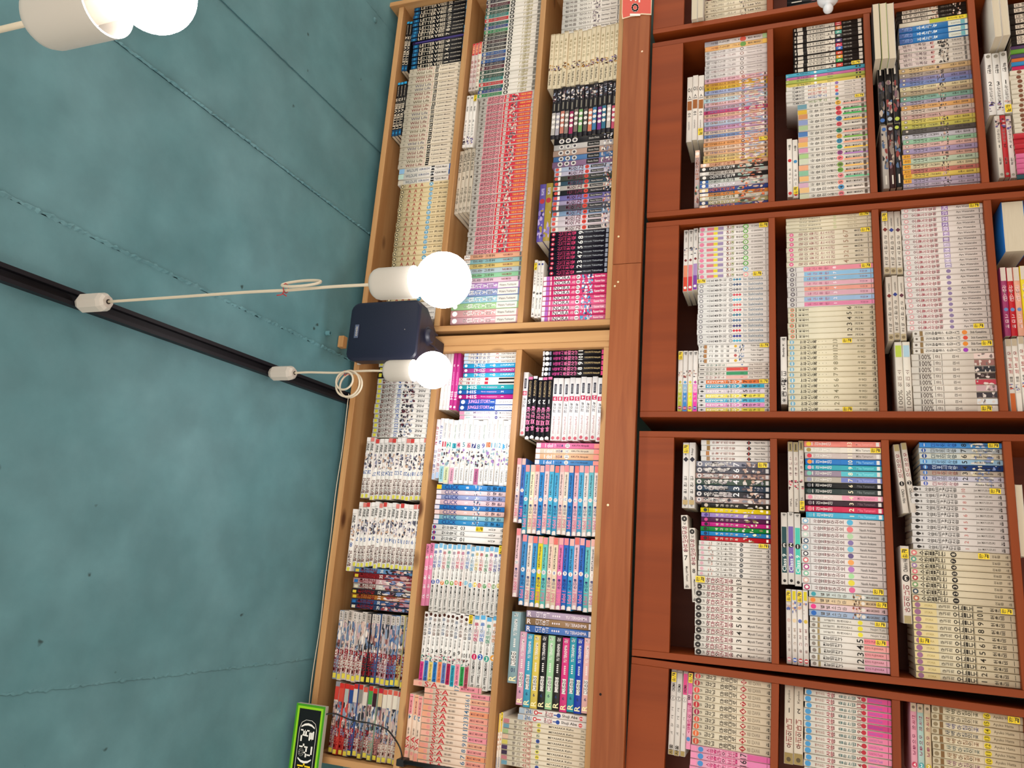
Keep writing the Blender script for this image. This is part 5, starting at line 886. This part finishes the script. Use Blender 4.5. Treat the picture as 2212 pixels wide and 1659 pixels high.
# third column
stand('D3', 'namba8', 8, 956, 1051, 1987, 'blue and cream comic', rng_(8, 1), ['4a90d0', 'b8c0c4', 'd8d0bc', '9ac0dc', '24407a', 'c8bcac', 'd0cedc', 'e0dad8'], stick={0: .9})
stand('D3', 'jun10', 10, 1051, 1190, 1969, 'greyish comic with ink blot', rng_(10, 1), stick={0: .9})
stand('D3', 'brush8', 8, 1190, 1304, 1968, 'tan comic with brushed title', rng_(8, 1), stick={0: .74})
stand('D3', 'heo11', 11, 1304, 1480, 1976, 'tan comic with pale yellow head', rng_(11, 1), stick={0: .92, 5: .1})
flat('D3', 'chiri', 1, 1939, 1953, 958, 1106, 'R', 'tilted white comic, outer one', None, [1], tilt_deg=-5)
flat('D3', 'chiri', 1, 1956, 1969, 956, 1108, 'R', 'tilted white comic, inner one', None, [2], tilt_deg=-5)
flat('D3', 'chiri', 1, 1948, 1964, 1182, 1350, 'L', 'white comic lying on the tan row', vols=[3], stick={0: .9})
flat('D4', 'foreedge', 1, 2196, 2214, 1045, 1200, 'R', 'comic showing its page edges', None, flip=True)

# ---- bottom cherry case
stand('E1', 'izawa', 10, 1463, 1624, 1496, 'cream comic with red diamond', rng_(10, 1))
stand('E1', 'pink17', 4, 1624, 1686, 1490, 'pink comic with bold number', [17, 16, 15, 14])
flat('E1', 'pink17', 1, 1484, 1496, 1452, 1620, 'L', 'pink comic lying on the cream row', vols=[18], stick={0: .93})
flat('E1', 'amenopink', 1, 1472, 1484, 1450, 1636, 'L', 'white comic with magenta end lying down', vols=[1])
flat('E1', 'ameno', 2, 1446, 1472, 1448, 1634, 'L', 'white comic with ringed number lying down', vols=[3, 2], stick={0: .91})
stand('E2', 'cherry13', 13, 1495, 1680, 1737, 'white comic with pink foot and cherries', rng_(14, 2))
flat('E2', 'uniform', 2, 1694, 1728, 1480, 1652, 'L', 'cream comic lying on the cherry-marked row', vols=[1, 2])
stand('E3', 'ayuko10', 10, 1525, 1688, 2014, 'tan comic with yellow number ball', rng_(16, 7), stick={0: .9})
flat('E3', 'kinflat', 3, 1967, 2014, 1516, 1680, 'R', 'pink, teal or tan comic lying down', vols=[4, 2, 2], cols=['dc9cac', 'a8c4bc', 'cbb898'])

# ------------------------------------------------------------------ lighting track and pendant lamps
LT = Vector((.488, 0, 0))
tr = empty('lighting_track', (.488, -1.3, ceil_z(-1.3))); tag(tr, 'long black lighting track on the teal ceiling', 'lighting track')
def track_piece(name, y0, y1, w0, w1, za, zb):
    vs = []
    for y in (y0, y1):
        zc = ceil_z(y) - ceil_z(-1.3) + .0008; xo = .02 * (y + 1.1)
        vs += [(xo + w0, y + 1.3, zc - za), (xo + w1, y + 1.3, zc - za), (xo + w1, y + 1.3, zc - zb), (xo + w0, y + 1.3, zc - zb)]
    fs = [(0, 1, 2, 3), (7, 6, 5, 4), (0, 4, 5, 1), (1, 5, 6, 2), (2, 6, 7, 3), (3, 7, 4, 0)]
    me = bpy.data.meshes.new(name); me.from_pydata(vs, [], fs); me.update(); return link(name, me, 'track', tr)
for a_, b_ in ((-.001, .0), (-.98, -.99)): pass
for y0, y1 in ((-2.6, -.951), (-.949, .19)):
    track_piece('track_base', y0, y1, -.0175, .0175, 0.0, .006)
    track_piece('track_rail', y0, y1, -.0175, -.0085, .0062, .02); track_piece('track_rail', y0, y1, .0085, .0175, .0062, .02)
sc = lathe('screw_head', [(0, -.0006), (.003, -.0004), (.003, .001), (0, .001)], 'steel', tr, 12); sc.location = Vector((.018 * .02, .66, ceil_z(-.64) - ceil_z(-1.3) - .0062))

def pendant(x, y, zb, label, coil=None, adapter=True, R_=.049):
    t = empty('pendant_lamp', (x, y, zb)); tag(t, label, 'pendant lamp', 'pendant lamps with bare globe bulbs')
    zc = ceil_z(y) - zb - (.021 if adapter else .001)
    if adapter:
        a_ = lathe('track_adapter', [(.001, -.078), (.013, -.078), (.018, -.072), (.021, -.063), (.021, -.012), (.014, 0), (.001, 0)], 'white', t, 8, smooth=False); a_.location.z = zc
        h_ = lathe('cord_hole', [(0, -.0012), (.0052, -.0012), (.0052, 0)], 'dark', t, 12); h_.location.z = zc - .0782; zt = zc - .0785
    else:
        a_ = lathe('ceiling_rose', [(.001, -.03), (.035, -.03), (.05, -.02), (.05, 0), (.001, 0)], 'white', t, 24); a_.location.z = zc; zt = zc - .03
    zs = .138
    pts = [(0, 0, zt)]
    if coil == 'round':
        zk = at(748, 805, y).z - zb; pts += [(.001, 0, zk + .12), (-.002, 0, zk + .03), (0, 0, zk), (.002, 0, (zk + zs) / 2 - .01), (0, 0, zs - .006)]
        cc = Vector((-.034, -.004, zk - .012))
        loop = [cc + Vector((math.cos(a1) * (.036 - .006 * k), -.006 * k / 3 + .002 * math.sin(a1 * 2), math.sin(a1) * (.036 - .006 * k))) for k in [0] for a1 in [2 * math.pi * i / 40 for i in range(40)]]
        tube('cord_loop', loop, .0028, 'cable', t, 8, True)
        cc2 = cc + Vector((.007, -.006, .008)); tube('cord_loop', [cc2 + Vector((math.cos(a1) * .025, .002 * math.sin(a1), math.sin(a1) * .027)) for a1 in [2 * math.pi * i / 36 for i in range(36)]], .0028, 'cable', t, 8, True)
        cc3 = cc + Vector((-.003, .006, -.006)); tube('cord_loop', [cc3 + Vector((math.cos(a1) * .034, .003 * math.sin(a1), math.sin(a1) * .036)) for a1 in [2 * math.pi * i / 40 for i in range(40)]], .0028, 'cable', t, 8, True)
        for dz in (.003, -.010):
            tube('wire_tie', [Vector((.0002 + .007 * math.cos(a1) - .003, .006 * math.sin(a1), zk + dz + .002 * math.cos(a1))) for a1 in [2 * math.pi * i / 20 for i in range(20)]], .0008, 'red', t, 6, True)
        tube('wire_tie_end', spline([(-.009, -.005, zk + .004), (-.012, -.008, zk), (-.008, -.009, zk - .012)], 5), .0008, 'red', t, 6)
    elif coil == 'long':
        zk = at(618, 632, y).z - zb; pts += [(.0005, 0, zk + .25), (.0012, 0, zk + .1), (0, 0, zk), (.0005, 0, zk - .05), (.001, 0, (zk + zs) / 2 - .02), (0, 0, zs - .006)]
        for s_ in (.0,):
            tube('cord_loop', [Vector((.010 + s_ + .0095 * math.sin(a1) - .006 * math.cos(a1) * 0, .010 * math.sin(a1) - .004, zk - .034 + .042 * math.cos(a1) - s_)) for a1 in [2 * math.pi * i / 40 for i in range(40)]], .0027, 'cable', t, 8, True)
        tube('wire_tie', [Vector((.004 + .009 * math.cos(a1), .008 * math.sin(a1), zk + .002)) for a1 in [2 * math.pi * i / 20 for i in range(20)]], .0009, 'red', t, 6, True)
        tube('wire_tie_end', spline([(-.004, -.006, zk + .001), (-.010, -.008, zk), (-.016, -.01, zk - .010)], 5), .0009, 'red', t, 6)
        tube('wire_tie_end', spline([(-.006, -.006, zk + .001), (-.011, -.007, zk + .004), (-.013, -.009, zk + .013)], 5), .0010, 'red', t, 6)
    else:
        pts += [(.001, 0, (zt + zs) / 2), (0, 0, zs - .006)]
    tube('cord', spline(pts, 8), .0030, 'cable', t, 10)
    r_ = .029
    lathe('socket_cup', [(.001, zs), (r_ - .012, zs), (r_ - .006, zs - .002), (r_ - .002, zs - .007), (r_, zs - .014), (r_, zs - .083), (r_ - .0018, zs - .083), (r_ - .0018, zs - .016), (.001, zs - .012)], 'white', t, 40)
    lathe('lamp_holder', [(.001, zs - .013), (.017, zs - .013), (.017, zs - .055), (.0145, zs - .055), (.0145, .046), (.001, .046)], 'white', t, 28)
    prof = [(.0135, .054)] + [(max(.001, R_ * math.sin(a1)), R_ * math.cos(a1)) for a1 in [math.radians(18 + 162 * i / 22) for i in range(23)]]
    lathe('bulb', prof, 'bulb', t, 40)
    return t
pendant(.482, -.974, EYE + .563, 'white pendant lamp with knotted cord, large bulb before the pine bookcase', 'long')
pendant(.491, -.369, EYE + .870, 'white pendant lamp with round coil of cord, smaller bulb beside speaker', 'round')
pendant(.468, -1.680, EYE + .517, 'white pendant lamp nearest the camera, cut off by the photo edge', None, True, .034)

# ------------------------------------------------------------------ loudspeaker
YF = -.20
c0 = at(768, 655, YF); c1 = at(905, 716, YF); zt_, zl_ = at(758, 714, YF).z, c1.z
xr_, xl_ = at(830, 652, YF).x, at(830, 778, YF).x; xc = (xr_ + xl_) / 2; hw = (xr_ - xl_) / 2; H_ = zt_ - zl_
sp = empty('loudspeaker', (xc, YF, zl_)); tag(sp, 'dark navy loudspeaker with small nameplate between the two pine bookcases', 'loudspeaker')
bm = bmesh.new(); rings = []
def ring(y, w_, za, zb, rd, bow=0):
    pts = []
    for cx_, cz_, a0 in ((w_ - rd, zb - rd, 0), (-w_ + rd, zb - rd, 90), (-w_ + rd, za + rd, 180), (w_ - rd, za + rd, 270)):
        for q in range(5):
            an = math.radians(a0 + q * 22.5); x_ = cx_ + rd * math.cos(an); z_ = cz_ + rd * math.sin(an)
            if z_ > (za + zb) / 2: z_ += bow * (1 - (x_ / w_) ** 2)
            pts.append(bm.verts.new((x_, y, z_)))
    return pts
rings = [ring(-.004, hw - .006, .004, H_ - .006, .018, .010), ring(0, hw, 0, H_, .022, .012), ring(.012, hw, 0, H_, .022, .012), ring(.014, hw - .002, .002, H_ - .002, .016, .006), ring(.05, hw - .004, .002, H_ - .004, .016, .004), ring(.12, hw * .40, .004, H_ - .02, .012), ring(.125, hw * .36, .008, H_ - .024, .01)]
for a_, b_ in zip(rings, rings[1:]):
    for k in range(20): bm.faces.new((a_[k], a_[(k + 1) % 20], b_[(k + 1) % 20], b_[k]))
bm.faces.new(rings[0][::-1]); bm.faces.new(rings[-1]); bmesh.ops.recalc_face_normals(bm, faces=bm.faces[:])
me = bpy.data.meshes.new('cabinet'); bm.to_mesh(me); bm.free()
for q in me.polygons: q.use_smooth = True
me.set_sharp_from_angle(angle=math.radians(35))
link('cabinet', me, 'speaker', sp)
npz = at(772, 716, YF).z - zl_
box('nameplate', -.021, .021, -.0062, -.0045, npz - .0075, npz + .0065, 'silver', sp, .0004)
g, trn, w_, h_ = glyph('cosic'); me = bpy.data.meshes.new('nameplate_lettering')
me.from_pydata([((x - .5) * .030, -.0066, npz - .0005 + (z - .5) * .0078) for x, z in g], [], [tuple(map(int, q)) for q in trn]); link('nameplate_lettering', me, 'white', sp)
o = lathe('status_light', [(0, -.001), (.0012, -.001), (.0012, .001)], 'white', sp, 10); o.location = (0, -.0045, .045); o.rotation_euler.x = math.pi / 2
o = lathe('bracket_knob', [(.001, -.012), (.018, -.012), (.022, -.008), (.024, 0), (.03, .002), (.03, .004), (.001, .004)], 'speaker', sp, 32); o.location = (0, .066, .0005)
box('wall_bracket', -.018, .018, .115, .197, .01, .10, 'speaker', sp, .003)
for s_ in (-1, 1): box('bracket_arm', s_ * .02 - .003, s_ * .02 + .003, .06, .12, -.003, .0015, 'speaker', sp, .001)

o = lathe('ceiling_plug', [(.0012, 0), (.0078, 0), (.0078, -.016), (.005, -.016), (.005, -.004), (.001, -.004)], 'teal', None, 16); o.location = (.69, -.123, ceil_z(-.123)); tag(o, 'short teal plastic tube stub on the ceiling', 'plug')
o = lathe('ceiling_anchor', [(.001, -.004), (.006, -.004), (.010, -.001), (.010, .001)], 'teal', None, 16); o.location = at(803, 45, -.09); o.location.z = ceil_z(-.09); tag(o, 'small teal bolt cap on the ceiling', 'bolt cap')
o = box('cable_clip', -.007, .007, -.006, -.0002, -.006, .006, 'white', None, .001); o.location = at(777, 784, 0); tag(o, 'tiny white plastic clip on the pine edge below the speaker', 'clip')
wp = [(x, -.004 + .002 * math.sin(x * 23), EYE + 1.3478 + .0015 * math.sin(x * 11)) for x in np.linspace(-.5, .52, 40)]
o = tube('thin_wire', wp, .0014, 'cable', None, 6); tag(o, 'thin pale wire along top edge of the lower pine bookcase', 'wire')

# ------------------------------------------------------------------ shelf sign with cable
YS = -.055
s_tr = at(642, 1518, YS); s_br = at(704, 1527, YS)
sx1 = (s_tr.x + s_br.x) / 2; sz1 = (s_tr.z); sz0 = s_br.z; SW = .30
sg = empty('shelf_sign', (sx1, YS, sz0)); tag(sg, 'black sign with lime border and white lettering at the photo bottom', 'sign'); SH = sz1 - sz0
box('sign_body', -SW, 0, .0, .016, 0, SH, 'signedge', sg, .001)
def frame(name, m0, m1, mat, y):
    vs = []
    for mm in (m0, m1): vs += [(-SW + mm, y, mm), (-mm, y, mm), (-mm, y, SH - mm), (-SW + mm, y, SH - mm)]
    fs = [(i, (i + 1) % 4, 4 + (i + 1) % 4, 4 + i) for i in range(4)]
    me = bpy.data.meshes.new(name); me.from_pydata(vs, [], fs); return link(name, me, mat, sg)
frame('outer_border', 0.0, .007, 'green', -.0008); frame('inner_border', .006, .0125, 'lime', -.0011)
me = bpy.data.meshes.new('sign_face'); me.from_pydata([(-SW + .012, -.0006, .012), (-.012, -.0006, .012), (-.012, -.0006, SH - .012), (-SW + .012, -.0006, SH - .012)], [], [(0, 1, 2, 3)]); link('sign_face', me, 'signblack', sg)
def X_of(py): return at(668, py, YS).x - sx1
def letter(ch, pa, pb, z0, z1, mat, y=-.0024):
    g, trn, w_, h_ = glyph(ch, .125); xa, xb = X_of(pb), X_of(pa)
    me = bpy.data.meshes.new('sign_letter'); me.from_pydata([(xa + x * (xb - xa), y, z0 + z * (z1 - z0)) for x, z in g], [], [tuple(map(int, q)) for q in trn]); link('sign_letter', me, mat, sg)
za, zb = SH * .27, SH * .73
letter(')', 1562, 1573, za, zb, 'signwhite'); letter('결', 1577, 1603, za, zb, 'signwhite'); letter('완', 1608, 1637, za, zb, 'signwhite'); letter('(', 1639, 1651, za, zb, 'signwhite')
letter('화', 1650, 1680, za, zb, 'signyellow')
tube('letter_outline', [Vector((X_of(1690), -.0016, za - .006)), Vector((X_of(1575), -.0016, za - .006)), Vector((X_of(1562), -.0016, za)), Vector((X_of(1556), -.0016, SH * .4)), Vector((X_of(1556), -.0016, SH * .6)), Vector((X_of(1562), -.0016, zb)), Vector((X_of(1575), -.0016, zb + .006)), Vector((X_of(1690), -.0016, zb + .006))], .0006, 'signwhite', sg, 6)
cp = [at(px, py, -.05 + .01 * k) for k, (px, py) in enumerate([(704, 1543), (716, 1541), (731, 1541), (748, 1546), (768, 1552), (795, 1556), (815, 1558)])] + [at(833, 1574, -.012), at(850, 1592, -.02), at(862, 1611, -.03), at(868, 1630, -.035), at(869, 1646, -.035)]
for i, q in enumerate(cp[:7]): q.y = -.048 + .003 * i
o = tube('sign_cable', spline(cp, 5), .0022, 'black', None, 8); tag(o, 'thin black cable running from the sign across the shelf', 'cable')
b0, b1 = at(866, 1645, -.04), at(1010, 1668, -.04)
ho = empty('sign_holder', b0); tag(ho, 'black metal bracket arm at the photo bottom', 'bracket')
tube('arm', [Vector((0, 0, 0)), (b1 - b0)], .006, 'black', ho, 8); box('clamp', -.012, .006, -.006, .03, -.012, .012, 'black', ho, .002)

# torn red card on the plank
tg = empty('red_card', at(1375, 20, -.026)); tag(tg, 'torn red card with white lettering on the brown plank', 'card')
out = [(1345, -30), (1343, 28), (1344, 41), (1362, 36), (1381, 33.5), (1385, 31), (1407, 32), (1409, -30)]
def poly(name, px, mat, y0, y1):
    P_ = [at(a_, b_, -.026) - tg.location for a_, b_ in px]; n_ = len(P_)
    vs = [(q.x, y0, q.z) for q in P_] + [(q.x, y1, q.z) for q in P_]; fs = [tuple(range(n_)), tuple(range(2 * n_ - 1, n_ - 1, -1))] + [(i, n_ + i, n_ + (i + 1) % n_, (i + 1) % n_) for i in range(n_)]
    me = bpy.data.meshes.new(name); me.from_pydata(vs, [], fs); me.update(); return link(name, me, mat, tg)
poly('card_core', out, 'tagcore', .0, .0012)
poly('card_face', [(1346, -30), (1344.5, 27), (1346, 38.5), (1362, 34), (1380, 31), (1385, 28.5), (1406, 29.5), (1407, -30)], 'tag', -.0006, -.0001)
for ch, x0_, x1_, y0_, y1_ in (('으', 1361, 1383, 7, 35), ('저', 1361, 1383, -24, 6)):
    g, trn, w_, h_ = glyph(ch, .17); vs = []
    for x, z in g:
        q = at(x0_ + x * (x1_ - x0_), y1_ + z * (y0_ - y1_), -.026) - tg.location; vs.append((q.x, -.0016, q.z))
    me = bpy.data.meshes.new('card_letter'); me.from_pydata(vs, [], [tuple(map(int, q)) for q in trn]); link('card_letter', me, 'signwhite', tg)

# white curtain-rod finial before the cherry cases
fz = at(1789, 20, -.16); e_ = at(1789, 27, -.16)
fo = empty('rod_finial', fz); tag(fo, 'glossy white knobbed rod end before the topmost cherry bookcases', 'finial')
sc_ = (at(1789, 0, -.16).x - e_.x) / 27.0
pr = [(.01, -7.2), (4, -6.6), (7, -4.6), (8.8, -1), (9, 2), (8, 5.5), (6.6, 8), (6.6, 9), (10, 11.5), (15, 14), (18, 18), (19, 22), (18.5, 26), (16, 29), (12, 32), (9, 34), (9, 90), (.01, 90)]
lathe('knob', [(a_ * sc_, (b_) * sc_) for a_, b_ in pr], 'porcelain', fo, 32, axis='X')
